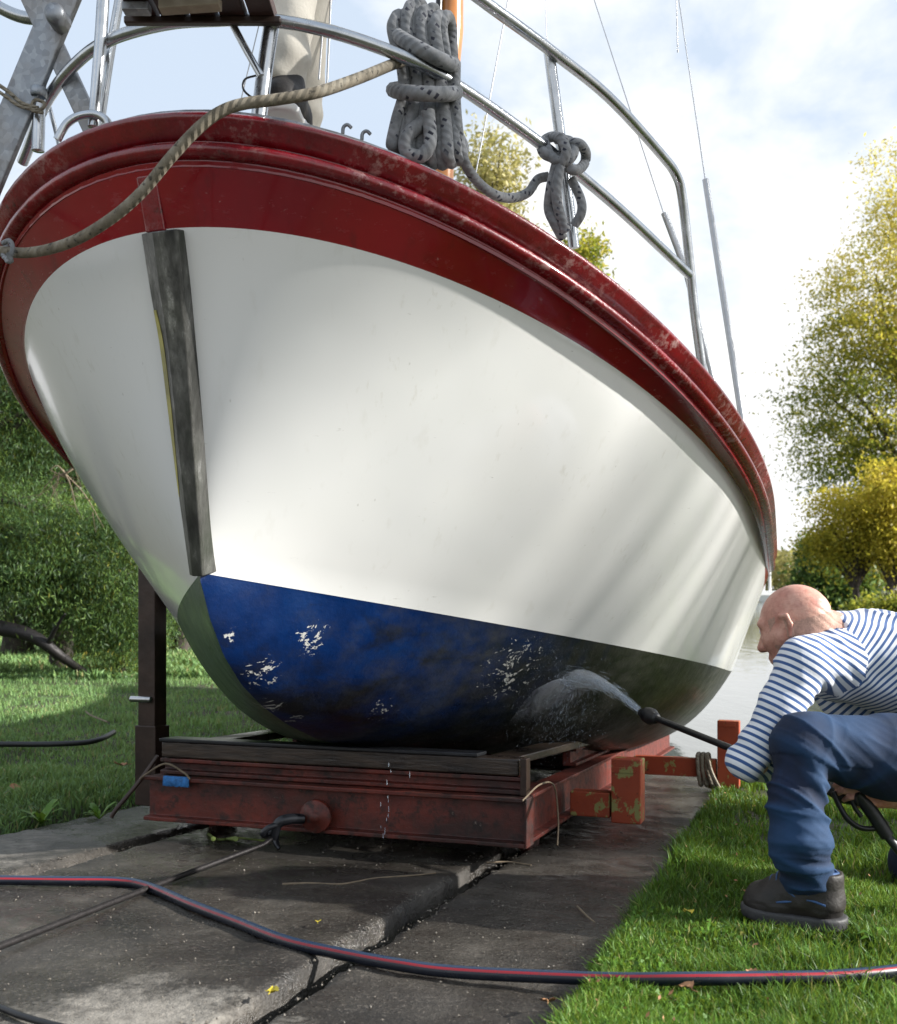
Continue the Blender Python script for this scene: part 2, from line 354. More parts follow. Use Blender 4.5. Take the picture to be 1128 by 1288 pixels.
    tw = n.math('FRACT', n.math('ADD', n.math('MULTIPLY', sx.outputs[0], 3.0), n.math('MULTIPLY', sx.outputs[1], 50.0)))
    c = n.ramp(n.noise(v, 18, 6, .7), [(.3, (.10, .085, .06)), (.55, (.24, .21, .16)), (.75, (.36, .33, .27))]); c = n.mix(n.ramp(n.noise(v, 70, 4), [(.60, 0), (.66, .8)]), c, (.03, .028, .022))
    n.set(Base_Color=c, Roughness=.9); n.bump(n.math('PINGPONG', tw, .5), .8, .004); M['moor'] = n.mat

    n = NT('hose'); uv = n.attr('tuv', 'Vector'); sx = n.new('ShaderNodeSeparateXYZ', Vector=uv); v = n.obj()
    a = n.math('FRACT', n.math('ADD', sx.outputs[0], n.math('MULTIPLY_ADD', sx.outputs[1], .012, .03)))
    c = n.ramp(a, [(0, (.016, .034, .07)), (.145, (.27, .012, .020)), (.215, (.008, .011, .020)), (.93, (.010, .018, .036))], 'CONSTANT')
    c = n.mix(n.ramp(n.noise(v, 60, 5, .7), [(.55, 0), (.7, .5)]), c, (.05, .045, .04)); n.set(Base_Color=c, Roughness=n.ramp(n.noise(v, 25, 4), [(.3, .22), (.7, .45)])); M['hose'] = n.mat
    M['plastic'] = simple('black plastic', (.010, .010, .011), .42, 0, .3, 30, .15)
    M['bluerag'] = simple('blue cloth', (.03, .16, .42), .8, 0, .5, 60, .6, 90)
    M['cable'] = simple('steel cable', (.020, .018, .018), .5, .5, .4, 60, .5, 200)

    n = NT('skin'); v = n.obj(); f = n.noise(v, 9, 5); g = n.noise(v, 90, 4)
    c = n.ramp(f, [(.3, (.44, .17, .125)), (.5, (.60, .33, .25)), (.7, (.47, .19, .145))]); c = n.mix(n.ramp(g, [(.48, 0), (.72, .5)]), c, (.36, .13, .095)); c = n.mix(n.ramp(n.noise(v, 34, 6, .7), [(.58, 0), (.72, .5)]), c, (.30, .12, .085))
    n.set(Base_Color=c, Roughness=.45, Subsurface_Weight=.12, Subsurface_Radius=(.012, .004, .002)); n.bump(n.math('ADD', n.noise(v, 150, 5, .7), n.math('MULTIPLY', n.noise(n.map(v, (1, 1, 3)), 28, 5, .7), 1.5)), .35, .003); M['skin'] = n.mat
    M['hair'] = simple('grey stubble', (.42, .25, .19), .7, 0, .18, 160, .4, 300)
    n = NT('striped jersey'); s = n.attr('st'); v = n.obj()
    k = n.math('FRACT', n.math('ADD', s, n.math('MULTIPLY', n.noise(v, 14, 3), .14)))
    c = n.ramp(k, [(.0, (.70, .72, .76)), (.50, (.70, .72, .76)), (.57, (.030, .085, .235)), (.93, (.030, .085, .235)), (1, (.70, .72, .76))])
    n.set(Base_Color=c, Roughness=.85, Sheen_Weight=.15); n.bump(n.noise(v, 260, 3), .25, .002); M['shirt'] = n.mat
    n = NT('denim'); v = n.obj(); w = n.attr('wear'); f = n.noise(v, 12, 7, .65); g = n.noise(n.map(v, (3, 3, 1)), 240, 3)
    c = n.ramp(f, [(.3, (.001, .0045, .017)), (.6, (.0015, .010, .038)), (.8, (.003, .021, .070))]); c = n.mix(n.ramp(n.math('ADD', w, n.math('MULTIPLY', g, .3)), [(.40, 0), (1.2, .55)]), c, (.008, .055, .145))
    n.set(Base_Color=c, Roughness=.85); n.bump(g, .3, .002); M['denim'] = n.mat
    M['shoe'] = simple('brown black leather', (.017, .0135, .0115), .6, 0, .5, 22, .4, 90)
    M['sole'] = simple('dark rubber sole', (.040, .040, .042), .6, 0, .3, 30, .4, 60)
    M['shoeblue'] = simple('blue shoe lining', (.03, .08, .20), .7, 0, .3, 40, .3)
    M['cream'] = simple('cream trousers', (.62, .58, .50), .85, 0, .12, 9, .3, 120)
    M['sweater'] = simple('grey sweater', (.16, .17, .19), .9, 0, .2, 30, .4, 150)
    M['wood'] = simple('varnished spar', (.46, .17, .035), .3, 0, .25, 10, .1, 30, .5)
    M['deck'] = simple('deck paint', (.45, .42, .38), .6, 0, .15, 8, .2)
    M['platform'] = simple('dark platform plank', (.045, .022, .018), .6, 0, .5, 8, .4)
    M['plank'] = simple('bleached plank', (.36, .31, .24), .7, 0, .3, 14, .4)
    M['boatwhite'] = simple('white gelcoat', (.75, .75, .73), .3, 0, .05, 5, 0)
    n = NT('spray mist'); v = n.obj()
    n.n.remove(n.b); pv = n.new('ShaderNodeVolumePrincipled', Color=(.95, .97, 1, 1), Anisotropy=.2)
    nr_ = n.near(v, MISTC, .02, .275); n.l.new(n.math('MULTIPLY', n.math('MULTIPLY', n.ramp(n.noise(n.map(v, (1, 1, .6)), 15, 6, .65, .8), [(.34, .06), (.70, 1)]), n.math('MULTIPLY', nr_, nr_)), 175.0), pv.inputs['Density']); n.l.new(pv.outputs[0], n.out.inputs['Volume']); M['mist'] = n.mat
    n = NT('spray jet'); n.n.remove(n.b); pv = n.new('ShaderNodeVolumePrincipled', Color=(.95, .97, 1, 1), Anisotropy=.2); v = n.obj(); n.l.new(n.math('MULTIPLY', n.math('MULTIPLY', n.near(v, (0, 0, 0), .03, .56), n.ramp(n.noise(n.map(v, (1, 1, 2.2)), 34, 5, .65), [(.34, .10), (.62, 1)])), 60.0), pv.inputs['Density']); n.l.new(pv.outputs[0], n.out.inputs['Volume']); M['jet'] = n.mat
    n = NT('droplet'); n.set(Base_Color=(.80, .88, .97), Roughness=.08, Transmission_Weight=.75, IOR=1.33); M['drop'] = n.mat

# ------------------------------------------------------------------ hull lines
QA = [-1.060449, 1.275572, 1.364015, 2.18737, 0.504439, 0.006764, 1.718079, -0.452094, 0.056968]
QB = [-0.965408, 1.743914, 1.307326, 2.277775, 0.502044, 0.025237, 1.482408, -0.322381, 0.026625]
QC = [-0.785718, 2.069846, 1.124586, 2.19689, 1.0303, 0.022191, 0.666716, -0.200154, 0.018966]
KT = np.array([-.785, -.739, -.67, -.576, -.466, -.306, -.083, .25, .8, 2, 4, 6.2]); KZ = np.array([.645, .549, .451, .367, .300, .227, .151, .075, -.01, -.19, -.40, -.30])
TE = 6.3
def plan(q, t):
    u = np.clip((t-q[0])/(q[1]-q[0]), 1e-9, 1); b = q[2]*(1-(1-u)**q[3])**q[4]; a = np.clip(t-q[1], 0, None)
    return b - q[5]*a*a
def zz(q, t): return q[6] + q[7]*(t-q[0]) + q[8]*(t-q[0])**2
NS = 90
US = np.linspace(0, 1, NS)**2.6
def level(q): t = q[0] + US*(TE-q[0]); return t, plan(q, t), zz(q, t)
LA, LB, LC = level(QA), level(QB), level(QC)
ks = np.r_[0, np.cumsum(np.hypot(np.diff(KT), np.diff(KZ)))]
_u = US; LK = (np.interp(_u*ks[-1], ks, KT), np.zeros(NS), np.interp(_u*ks[-1], ks, KZ))

def TBZ(L, i, sgn=1): return (L[0][i], sgn*L[1][i], L[2][i])

def chip_pt(px, py):
    # point on the port hull below the waterline under that pixel: search the bottom surface
    best = None
    for i in range(0, NS, 1):
        for w in np.linspace(0, 1, 40):
            t, b, z = bottom_pt(i, w); p = W(t, b, z); x = CX+F_*p.x/p.y; y = HY-F_*(p.z-H_)/p.y; d = (x-px)**2+(y-py)**2
            if best is None or d < best[0]: best = (d, p)
    return best[1]
def bottom_pt(i, w):
    g = min(1, max(0, (LC[0][i]+.6)/1.7)); be = 1.12 + 1.3*g; fz = w**be; bw = w**(1-.42*g)
    return LK[0][i] + (LC[0][i]-LK[0][i])*fz, LC[1][i]*bw, LK[2][i] + (LC[2][i]-LK[2][i])*fz

NOZ0 = at(806, 896, 3.48); MISTC = tuple(chip_pt(704, 852)-NOZ0+Vector((.02, -.03, 0)))
BOAT_LOC = W(.5, 0, -.25)
CHIPS = [(tuple(chip_pt(x, y) - BOAT_LOC), r, th) for x, y, r, th in ((388, 803, .12, .50), (328, 848, .10, .36), (338, 888, .08, .34), (372, 908, .06, .36), (645, 848, .25, .46), (292, 800, .05, .46), (480, 890, .14, .62))]
mats()

# ------------------------------------------------------------------ the boat
def outward(L):
    """unit outward normals in (t,b) of the port plan curve"""
    t, b = L[0], L[1]; dt = np.gradient(t); db = np.gradient(b)
    # closed at the stem by symmetry: tangent there is along b
    dt[0] = 0; db[0] = 1
    n = np.hypot(dt, db); return -db/n, dt/n      # points to smaller t and larger b

def make_boat():
    root = empty('sailing_boat', BOAT_LOC, 'white boat with dark red rails and worn blue bottom, standing high on the slipway cradle', 'boat')
    nt, nb = outward(LA); ins = .040
    AT = LA[0] - nt*ins; AB_ = np.maximum(LA[1] - nb*ins, 0); AB_[0] = 0; AZ = LA[2] - .10
    rows = []; nlow, nmid, ntop = 20, 16, 7
    V = []; tt = []; wl = []; mid = []
    for i in range(NS):
        ring = []
        for j in range(nlow+1):
            ring.append((*bottom_pt(i, j/nlow), 0))
        C = np.array(TBZ(LC, i)); B = np.array(TBZ(LB, i)); A = np.array((AT[i], AB_[i], AZ[i])); vb = .78
        def q(v):
            l0 = (v-vb)*(v-1)/((0-vb)*(0-1)); l1 = v*(v-1)/(vb*(vb-1)); l2 = v*(v-vb)/(1*(1-vb)); return C*l0+B*l1+A*l2
        for j in range(1, nmid+1):
            v = vb*j/nmid; x = q(v); sj = j/nmid; x[1] += .085*4*sj*(1-sj)*float(sstep(-.9, .05, x[0])*(1-sstep(.5, 1.7, x[0])))
            if i == 0: x[1] = 0
            ring.append((*x, 1))
        for j in range(1, ntop+1):
            v = vb+(1-vb)*j/ntop; x = B + (A-B)*(j/ntop) + (q(v) - (B+(A-B)*(j/ntop)))*.5; x[1] = max(x[1], 0)
            if i == 0: x[1] = 0
            ring.append((*x, 2))
        rows.append(ring)
    R = len(rows[0]); V = []; at_t = []; at_w = []; at_s = []; F = []; MI = []
    for s in (1, -1):
        o = len(V)
        for i, ring in enumerate(rows):
            for (t, b, z, k) in ring:
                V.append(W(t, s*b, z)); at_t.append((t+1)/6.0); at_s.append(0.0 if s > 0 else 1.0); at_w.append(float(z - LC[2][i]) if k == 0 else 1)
        for i in range(NS-1):
            for j in range(R-1):
                f = (o+i*R+j, o+(i+1)*R+j, o+(i+1)*R+j+1, o+i*R+j+1); F.append(f if s > 0 else f[::-1]); MI.append(1 if j < nlow else (0 if j < nlow+nmid else 2))
    # transom
    o = len(V); last = rows[-1]
    for s in (1, -1):
        for (t, b, z, k) in last: V.append(W(t, s*b, z)); at_t.append(1); at_w.append(-.2); at_s.append(0.0)
    for j in range(R-1): F.append((o+j, o+j+1, o+R+j+1, o+R+j)); MI.append(0 if j >= nlow else 1)
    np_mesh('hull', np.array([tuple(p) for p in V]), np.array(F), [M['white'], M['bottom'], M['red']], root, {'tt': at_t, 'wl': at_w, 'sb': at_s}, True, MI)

    # sheer frames port stern -> bow -> starboard stern, resampled by arclength
    pts = []
    uu = np.linspace(0, 1, 400)**2.2
    t = QA[0] + uu*(TE-QA[0]); b = plan(QA, t); b[0] = 0; z = zz(QA, t)
    pp = np.c_[t, b, z]; full = np.vstack([pp[::-1], (pp*np.array([1, -1, 1]))[1:]])
    L = np.r_[0, np.cumsum(np.linalg.norm(np.diff(full, axis=0), axis=1))]
    n = 260; ll = np.linspace(0, L[-1], n); cp = np.array([np.interp(ll, L, full[:, k]) for k in range(3)]).T
    for _ in range(3): cp[1:-1] = (cp[:-2]+2*cp[1:-1]+cp[2:])/4
    frames = []
    for i in range(n):
        d = cp[min(i+1, n-1)]-cp[max(i-1, 0)]; nn = np.array([d[1], -d[0]]); nn /= np.linalg.norm(nn)
        c = np.array([cp[i][0], cp[i][1]]) - np.array([1.2, 0])
        if nn @ c < 0: nn = -nn
        ex = Vector((nn[0]*D[0]+nn[1]*P[0], nn[0]*D[1]+nn[1]*P[1], 0)); frames.append((W(*cp[i]), ex, Vector((0, 0, 1))))
    def cyc(cx, cy, rx, ry, a0, a1, k=7): return [(cx+rx*math.cos(math.radians(a0+(a1-a0)*i/(k-1))), cy+ry*math.sin(math.radians(a0+(a1-a0)*i/(k-1)))) for i in range(k)]
    cap = [(-.13, -.03)] + [(-.13, .022), (-.05, .016)] + [(-.034, .014), (-.016, .007)] + cyc(-.010, -.008, .010, .011, 75, -50, 6) + [(-.010, -.026), (-.019, -.040), (-.032, -.051), (-.05, -.056)]
    m = MB(); m.sweep(frames, cap[::-1], 0, True); m.build('gunwale', [M['redworn']], root)
    bead = [(-.05, -.058)] + cyc(-.032, -.075, .022, .017, 95, -70, 8) + [(-.05, -.098)]
    m = MB(); m.sweep(frames, bead[::-1], 0, True); m.build('rub_rail', [M['redworn']], root)
    mem = [(-.05, -.045), (-.036, -.045), (-.040, -.11), (-.05, -.11)]
    m = MB(); m.sweep(frames, mem[::-1], 0, False); m.build('rail_backing', [M['red']], root)
    # bright worn toe strip on top of the rail
    toe = [(-.072, .017), (-.045, .0165), (-.046, .025), (-.071, .0255)]
    m = MB(); m.sweep([fr_ for fr_, c_ in zip(frames, cp) if c_[0] < .1], toe[::-1], 0, False); m.build('toe_strip', [M['galv']], root)
    # deck
    V = []; F = []; k = 13
    for i in range(NS):
        for j in range(k):
            x = j/(k-1)*2-1; bb = max(LA[1][i]-.09, 0); V.append(W(LA[0][i]+.06*(1-US[i]), x*bb, LA[2][i]+.005+.045*(1-x*x)*min(1, bb/.5)))
    for i in range(NS-1):
        for j in range(k-1): F.append((i*k+j, i*k+j+1, (i+1)*k+j+1, (i+1)*k+j))
    np_mesh('deck', np.array([tuple(p) for p in V]), np.array(F), M['deck'], root)
    # stem bar : flat bar with a bevelled starboard facet
    path = [(-.957, 1.478), (-.925, 1.345), (-.893, 1.23), (-.862, 1.07), (-.831, .906), (-.805, .78), (-.782, .664)]
    def stem_frames(pts):
        out = []
        for i, (t, z) in enumerate(pts):
            a = pts[max(i-1, 0)]; b = pts[min(i+1, len(pts)-1)]; d = Vector((b[0]-a[0], 0, b[1]-a[1])).normalized(); nrm = Vector((d.z, 0, -d.x))
            out.append((t, z, nrm if nrm.x < 0 else -nrm))
        return out
    m = MB(); vs = []; ns = 0
    sp = [tuple(p)[::2] for p in smooth_path([(a, 0, c) for a, c in path], 6)]
    fr = stem_frames(sp); N = len(fr)
    for i, (t, z, nr) in enumerate(fr):
        w = .054 - .029*(i/(N-1)); off = .006-.004*(i/(N-1))
        for bb, f in ((-w-.004, -.045), (-w, .018), (-w*.22, .036), (w*.86, .036), (w, .028), (w+.002, -.045)):
            q = W(t+nr.x*f, bb+off, z+nr.z*f); vs.append(q)
    K = 6; fs = [(i*K+k, (i+1)*K+k, (i+1)*K+k+1, i*K+k+1) for i in range(N-1) for k in range(K-1)]
    fs += [tuple(range(K)), tuple(reversed(range((N-1)*K, N*K)))]
    m.add(vs, fs, 0); st = m.build('stem_bar', [M['stem']], root, .003)
    # painted foliage reflection, yellow glint strip on the starboard facet of the bar
    m = MB(); vs = []; sel = fr[8:27]
    for i, (t, z, nr) in enumerate(sel):
        j = i+8; w = .054 - .029*(j/(N-1)); a = i/(len(sel)-1); wd = .40*w*math.sin(math.pi*min(1, .12+a*.85))**.7
        b0 = -w+.009-.004*(j/(N-1)); sl_ = .018/(.78*w)
        for bb, f in ((b0-.001, .0205), (b0-.001+wd, .0205+wd*sl_)): vs.append(W(t+nr.x*f, bb, z+nr.z*f))
        for bb, f in ((b0, .0165), (b0+wd, .0165+wd*sl_)): vs.append(W(t+nr.x*f, bb, z+nr.z*f))
    fs = []
    for i in range(len(sel)-1):
        for k1, k2 in ((0, 1), (1, 3), (3, 2), (2, 0)): fs.append((i*4+k1, i*4+k2, (i+1)*4+k2, (i+1)*4+k1))
    m.add(vs, fs); m.build('glint_strip', [M['yellowglint']], st)
    # painted stem head in the red strake
    m = MB(); vs = []; sp2 = [(-1.000, 1.60), (-.985, 1.555), (-.966, 1.50), (-.960, 1.480)]; fr2 = stem_frames(sp2)
    for (t, z, nr) in fr2:
        for bb, f in ((-.03, -.05), (-.026, .012), (.026, .014), (.034, -.05)): vs.append(W(t+nr.x*f, bb-.012, z+nr.z*f))
    fs = [(i*4+k, (i+1)*4+k, (i+1)*4+k+1, i*4+k+1) for i in range(3) for k in range(3)] + [(0, 1, 2, 3), (15, 14, 13, 12)]
    m.add(vs, fs); m.build('stem_head', [M['redworn']], root, .004)

    # ---- pulpit tubes. depth of the rail behind the sheer, by where it stands round the bow
    def Yr(px): return float(np.interp(px, [-60, 0, 60, 135, 200, 260, 400, 520, 600, 720, 800, 880], [3.3, 3.0, 2.80, 2.64, 2.54, 2.50, 2.47, 2.53, 2.65, 2.88, 3.14, 3.58]))
    def T(name, pts, r, n=12, k=8, mat='steel', parent=root, Y=None):
        m = MB(); m.tube(smooth_path([at(x, y, (Y(x) if callable(Y) else (Y or Yr(x)))+ (q[0] if q else 0)) for x, y, *q in pts], k), r, n); return m.build(name, [M[mat]], parent)
    T('lower_pulpit_rail', [(28, 205), (36, 185), (52, 140), (75, 103), (100, 76), (125, 57), (160, 42), (215, 29), (275, 25), (335, 25), (420, 41), (520, 77), (580, 111), (640, 152), (700, 197), (780, 264), (866, 345)], .0150)
    T('upper_pulpit_rail', [(470, -110), (540, -50), (600, -4), (690, 62), (765, 122), (832, 195), (851, 222), (858, 250), (866, 320), (873, 390), (884, 470)], .0150)
    T('stanchion', [(690, 62, .0), (704, 170, .02), (722, 312, .05)], .0150, Y=2.86)
    T('stanchion', [(343, 22), (334, 80), (324, 160)], .0190, Y=2.50)
    T('stanchion', [(131, -20), (126, 60), (118, 160)], .0150, Y=2.62)
    T('stanchion', [(152, -10), (138, 70), (124, 165)], .0120, Y=2.70)
    T('stanchion', [(92, -25), (62, 60), (51, 100), (48, 190)], .0160, Y=2.78)
    T('brace_tube', [(272, -10), (300, 45), (328, 96)], .0085, Y=2.48)
    T('brace_tube', [(62, 135), (70, 165), (78, 200)], .006, Y=2.86)
    T('guard_rail', [(-30, -25), (-10, 2), (8, 14), (30, 22), (55, 24)], .017, Y=3.0)
    T('bow_roller_hoop', [(72, 176), (84, 156), (100, 146), (120, 144), (134, 152), (140, 168)], .010, Y=2.60)
    T('lashing', [(-12, 100), (10, 115), (28, 130), (48, 136)], .005, mat='moor', Y=2.74)
    T('lashing', [(-12, 108), (8, 122), (26, 134), (50, 138), (56, 130), (44, 126), (40, 138), (54, 142)], .0045, mat='moor', Y=2.74)
    # flat galvanised bars of the folded bow ladder
    for a, b_, w in (((108, -70), (-25, 250), .082), ((22, -40), (118, 165), .050)):
        p, q = at(*a, 2.72), at(*b_, 2.80); dd = (q-p); m = MB()
        m.box((p+q)/2, dd, dd.cross(Vector((0, 1, 0))), Vector((.3, 1, 0)), dd.length, w, .016); m.build('flat_bar', [M['galv']], root, .003)
    m = MB(); m.lathe(at(72, 22, 2.70), (0, 1, 0), [(0, -.03), (.022, -.03), (.026, -.02), (.026, .03), (0, .03)], 12); m.build('pivot_bolt', [M['galv']], root)
    for p in (at(49, 116, 2.76),):
        m = MB(); m.lathe(p, (.1, 0, 1), [(.018, -.012), (.021, -.008), (.021, .008), (.018, .012)], 12); m.build('tube_clamp', [M['galv']], root)
    # bow platform : planks over a dark frame, standing out ahead of the rail
    pr = MB(); z0 = at(240, 20, 2.44).z+.012; xa, xb = -.735, -.395
    for k in range(5):
        x0 = xa + (xb-xa)*k/5; pr.hexa([Vector((x0+.006, 1.75, z0)), Vector((x0+(xb-xa)/5-.004, 1.75, z0)), Vector((x0+(xb-xa)/5-.004, 2.50, z0)), Vector((x0+.006, 2.50, z0)), Vector((x0+.006, 1.75, z0+.03)), Vector((x0+(xb-xa)/5-.004, 1.75, z0+.03)), Vector((x0+(xb-xa)/5-.004, 2.50, z0+.03)), Vector((x0+.006, 2.50, z0+.03))])
    pl = pr.build('bow_platform', [M['platform']], root, .003)
    m = MB(); m.box(Vector((-.575, 2.39, z0-.014)), (1, -.12, 0), (0, 1, 0), (0, 0, 1), .14, .035, .024); m.build('batten', [M['plank']], pl, .003)
    m = MB(); m.box(Vector((-.565, 2.47, z0-.008)), (1, 0, 0), (0, 1, 0), (0, 0, 1), .36, .02, .016); m.build('cross_batten', [M['darksteel']], pl, .003)
    m = MB(); m.box(Vector((-.70, 2.41, z0-.012)), (1, 0, 0), (0, 1, 0), (0, 0, 1), .06, .03, .02); m.build('bracket', [M['galv']], pl, .003)
    # spar and rigging
    m = MB(); m.tube([at(548, 545, 3.9), at(556, 150, 3.9), at(566, 40, 3.9), at(570, -900, 3.9)], [.045, .046, .048, .04], 16); m.build('spar', [M['wood']], root)
    m = MB(); m.tube([at(553, -20, 3.85), at(551, 40, 3.85), at(548, 150, 3.85)], .012, 8); m.build('furling_line', [M['rubber']], root)
    def wire(name, p, q, r, mat='wire'): m = MB(); m.tube([p, q], r, 8); return m.build(name, [M[mat]], root)
    wire('stay_wire', at(640, -5, 4.2), at(597, 225, 4.2), .0028)
    wire('stay_wire', at(686, -5, 4.4), at(688, 70, 4.4), .0014)
    wire('stay_wire', at(718, -90, 4.6), at(835, 270, 4.4), .0022)
    wire('rigging_screw', at(835, 268, 4.4), at(864, 345, 4.4), .013)
    wire('rigging_screw_rod', at(862, 343, 4.4), at(938, 640, 4.4), .0095)
    wire('stay_wire', at(845, -60, 4.7), at(887, 228, 4.6), .0024)
    wire('rigging_screw', at(887, 226, 4.6), at(950, 640, 4.45), .0135)
    wire('flag_halyard', at(850, -30, 4.5), at(852, 66, 4.5), .0022)
    wire('halyard', at(401, 100, 2.9), at(409, -5, 2.9), .0028); wire('halyard', at(411, 114, 2.9), at(416, -5, 2.9), .0028)
    wire('halyard', at(371, 95, 2.8), at(371, 150, 2.8), .0035, 'rubber'); wire('halyard', at(326, 30, 2.9), at(302, 130, 2.9), .0016)
    # small deck fittings standing proud of the rail
    for x, y in ((437, 168), (461, 176)):
        m = MB(); m.tube(smooth_path([at(x-6, y, 2.62), at(x-5, y-8, 2.62), at(x, y-11, 2.62), at(x+5, y-7, 2.62)], 5), .0045, 8); m.build('deck_eye', [M['galv']], root)
    m = MB()
    m.tube(smooth_path([at(322, 95, 2.47), at(308, 100, 2.47), at(306, 112, 2.47), at(316, 122, 2.47), at(330, 126, 2.47)], 6), .0026, 6); m.build('wire_loop', [M['rubber']], root)
    m = MB(); m.box(at(884, 487, 3.55), P.tolist()+[0], (0, 0, 1), D.tolist()+[0], .02, .02, .06); m.build('rail_base', [M['galv']], root, .003)
    # scuffs as small raised patches are left to the paint
    return root
boat = make_boat()

# ------------------------------------------------------------------ ropes on the boat
def rope(path, r, k=8, m=None, n=10): m = m or MB(); m.tube(smooth_path(path, k), r, n); return m
def coil():
    c = empty('coiled_rope', at(533, 205, 2.63), 'thick grey flecked rope coiled in a hanging bundle at the bow rail', 'rope')
    rng = random.Random(3); m = MB()
    for i in range(8):
        xt, xw, xb = 498+8.6*i, 508+8.0*i, 494+11.2*i; top = 4+abs(i-3.2)*5+rng.uniform(-4, 6); bot = 205-abs(i-4.2)*4+rng.uniform(-10, 10); yf = 2.572+.012*(i % 2); k = rng.uniform(-4, 4)
        p = [at(xw+6, 112, 2.64), at(xt+10, 60, 2.64), at(xt+9, top+18, 2.63), at(xt+5, top+2, 2.60), at(xt-1, top+6, yf+.006), at(xt-3+k*.5, 40, yf), at(xw-2, 84, yf+.008), at(xw, 118, yf+.012), at(xw*.5+xb*.5+k, 148, yf),
             at(xb+k, 180, yf-.006), at(xb+2, bot-6, yf), at(xb+7, bot+2, 2.60), at(xb+9, bot-16, 2.63), at(xb*.6+xw*.4+5, 165, 2.64), at(xw+4, 120, 2.64)]
        m.tube(smooth_path(p, 8), .0152, 10)
    p = [at(536, 150, 2.56), at(512, 172, 2.55), at(512, 192, 2.55), at(530, 196, 2.55), at(541, 178, 2.55), at(538, 140, 2.55)]
    m.tube(smooth_path(p, 8), .0165, 10)
    m.build('hank', [M['rope']], c)
    m = MB()
    for (yy, sl, wid) in ((62, 22, 37), (115, 2, 40)):
        p = []
        for k in range(17):
            a = 2*math.pi*k/16; p.append(at(534+math.cos(a)*wid, yy+sl*math.cos(a)*.9+math.sin(a)*3, 2.605-math.sin(a)*.085))
        m.tube(smooth_path(p, 4), .0175, 10)
    m.build('wrap', [M['rope']], c)
    m = rope([at(573, 84, 2.60), at(573, 125, 2.58), at(577, 170, 2.58), at(585, 205, 2.60), at(600, 228, 2.66), at(622, 245, 2.72), at(645, 249, 2.78), at(664, 242, 2.82), at(676, 226, 2.84), (at(690, 222, 2.84))], .0125)
    m.build('tail', [M['rope']], c)
    return c
coil()
def knot():
    c = empty('knotted_rope', at(710, 290, 2.83), 'grey flecked rope tied in a round knot on the rail stanchion, ends hanging below', 'rope')
    m = MB(); Y = 2.82
    def ring(cx, cy, rx, ry, a0, a1, dy, tilt=0, k=12):
        return [at(cx+rx*math.cos(a0+(a1-a0)*i/k), cy+ry*math.sin(a0+(a1-a0)*i/k), Y+dy*math.sin(2*(a0+(a1-a0)*i/k)+tilt)) for i in range(k+1)]
    m.tube(smooth_path(ring(697, 185, 16, 13, 0, 6.0, .03), 4), .0135, 10)
    m.tube(smooth_path(ring(723, 197, 14, 17, .5, 6.6, .03, 1), 4), .0135, 10)
    m.tube(smooth_path([at(683, 176, Y), at(694, 198, Y-.03), at(712, 203, Y-.04), at(722, 190, Y-.03), at(716, 178, Y), at(700, 175, Y+.03)], 6), .0135, 10)
    m.tube(smooth_path([at(704, 172, Y-.04), at(712, 188, Y-.05), at(708, 204, Y-.04), at(696, 215, Y-.02)], 6), .0135, 10)
    m.build('knot', [M['rope']], c)
    m = MB()
    m.tube(smooth_path([at(700, 205, Y-.02), at(693, 235, Y-.02), at(690, 262, Y), at(697, 280, Y), at(708, 300, Y+.02)], 6), .0135, 10)
    m.tube(smooth_path([at(706, 205, Y-.035), at(700, 235, Y-.035), at(702, 262, Y-.02), at(712, 292, Y+.0)], 6), .0135, 10)
    m.tube(smooth_path([at(718, 225, Y+.02), at(730, 250, Y+.02), at(731, 268, Y+.02), at(722, 284, Y+.03)], 6), .0125, 10)
    m.build('rope_end', [M['rope']], c)
knot()
m = rope([at(520, 74, 2.60), at(497, 80, 2.54), at(450, 99, 2.42), at(400, 116, 2.36), at(350, 125, 2.34), at(305, 131, 2.335), at(275, 142, 2.335), at(248, 163, 2.34), at(215, 198, 2.36), (at(178, 242, 2.40)), at(140, 275, 2.44), at(95, 302, 2.48), at(50, 316, 2.52), at(10, 317, 2.56), at(-40, 306, 2.62), at(-120, 270, 2.8)], .0125, 10)
mo = empty('mooring_line', at(-40, 320, 2.62), 'weathered beige rope draped over the bow rail and sagging across the red strake', 'rope')
m.build('line', [M['moor']], mo)
m = MB()
m.tube(smooth_path([at(4, 306, 2.55), at(12, 303, 2.53), at(16, 314, 2.52), at(10, 326, 2.53), at(4, 320, 2.56), at(8, 308, 2.58)], 5), .006, 8)
m.tube(smooth_path([at(10, 318, 2.52), at(14, 328, 2.525), at(8, 328, 2.53)], 4), .006, 8)
m.build('knot', [M['rope']], mo)

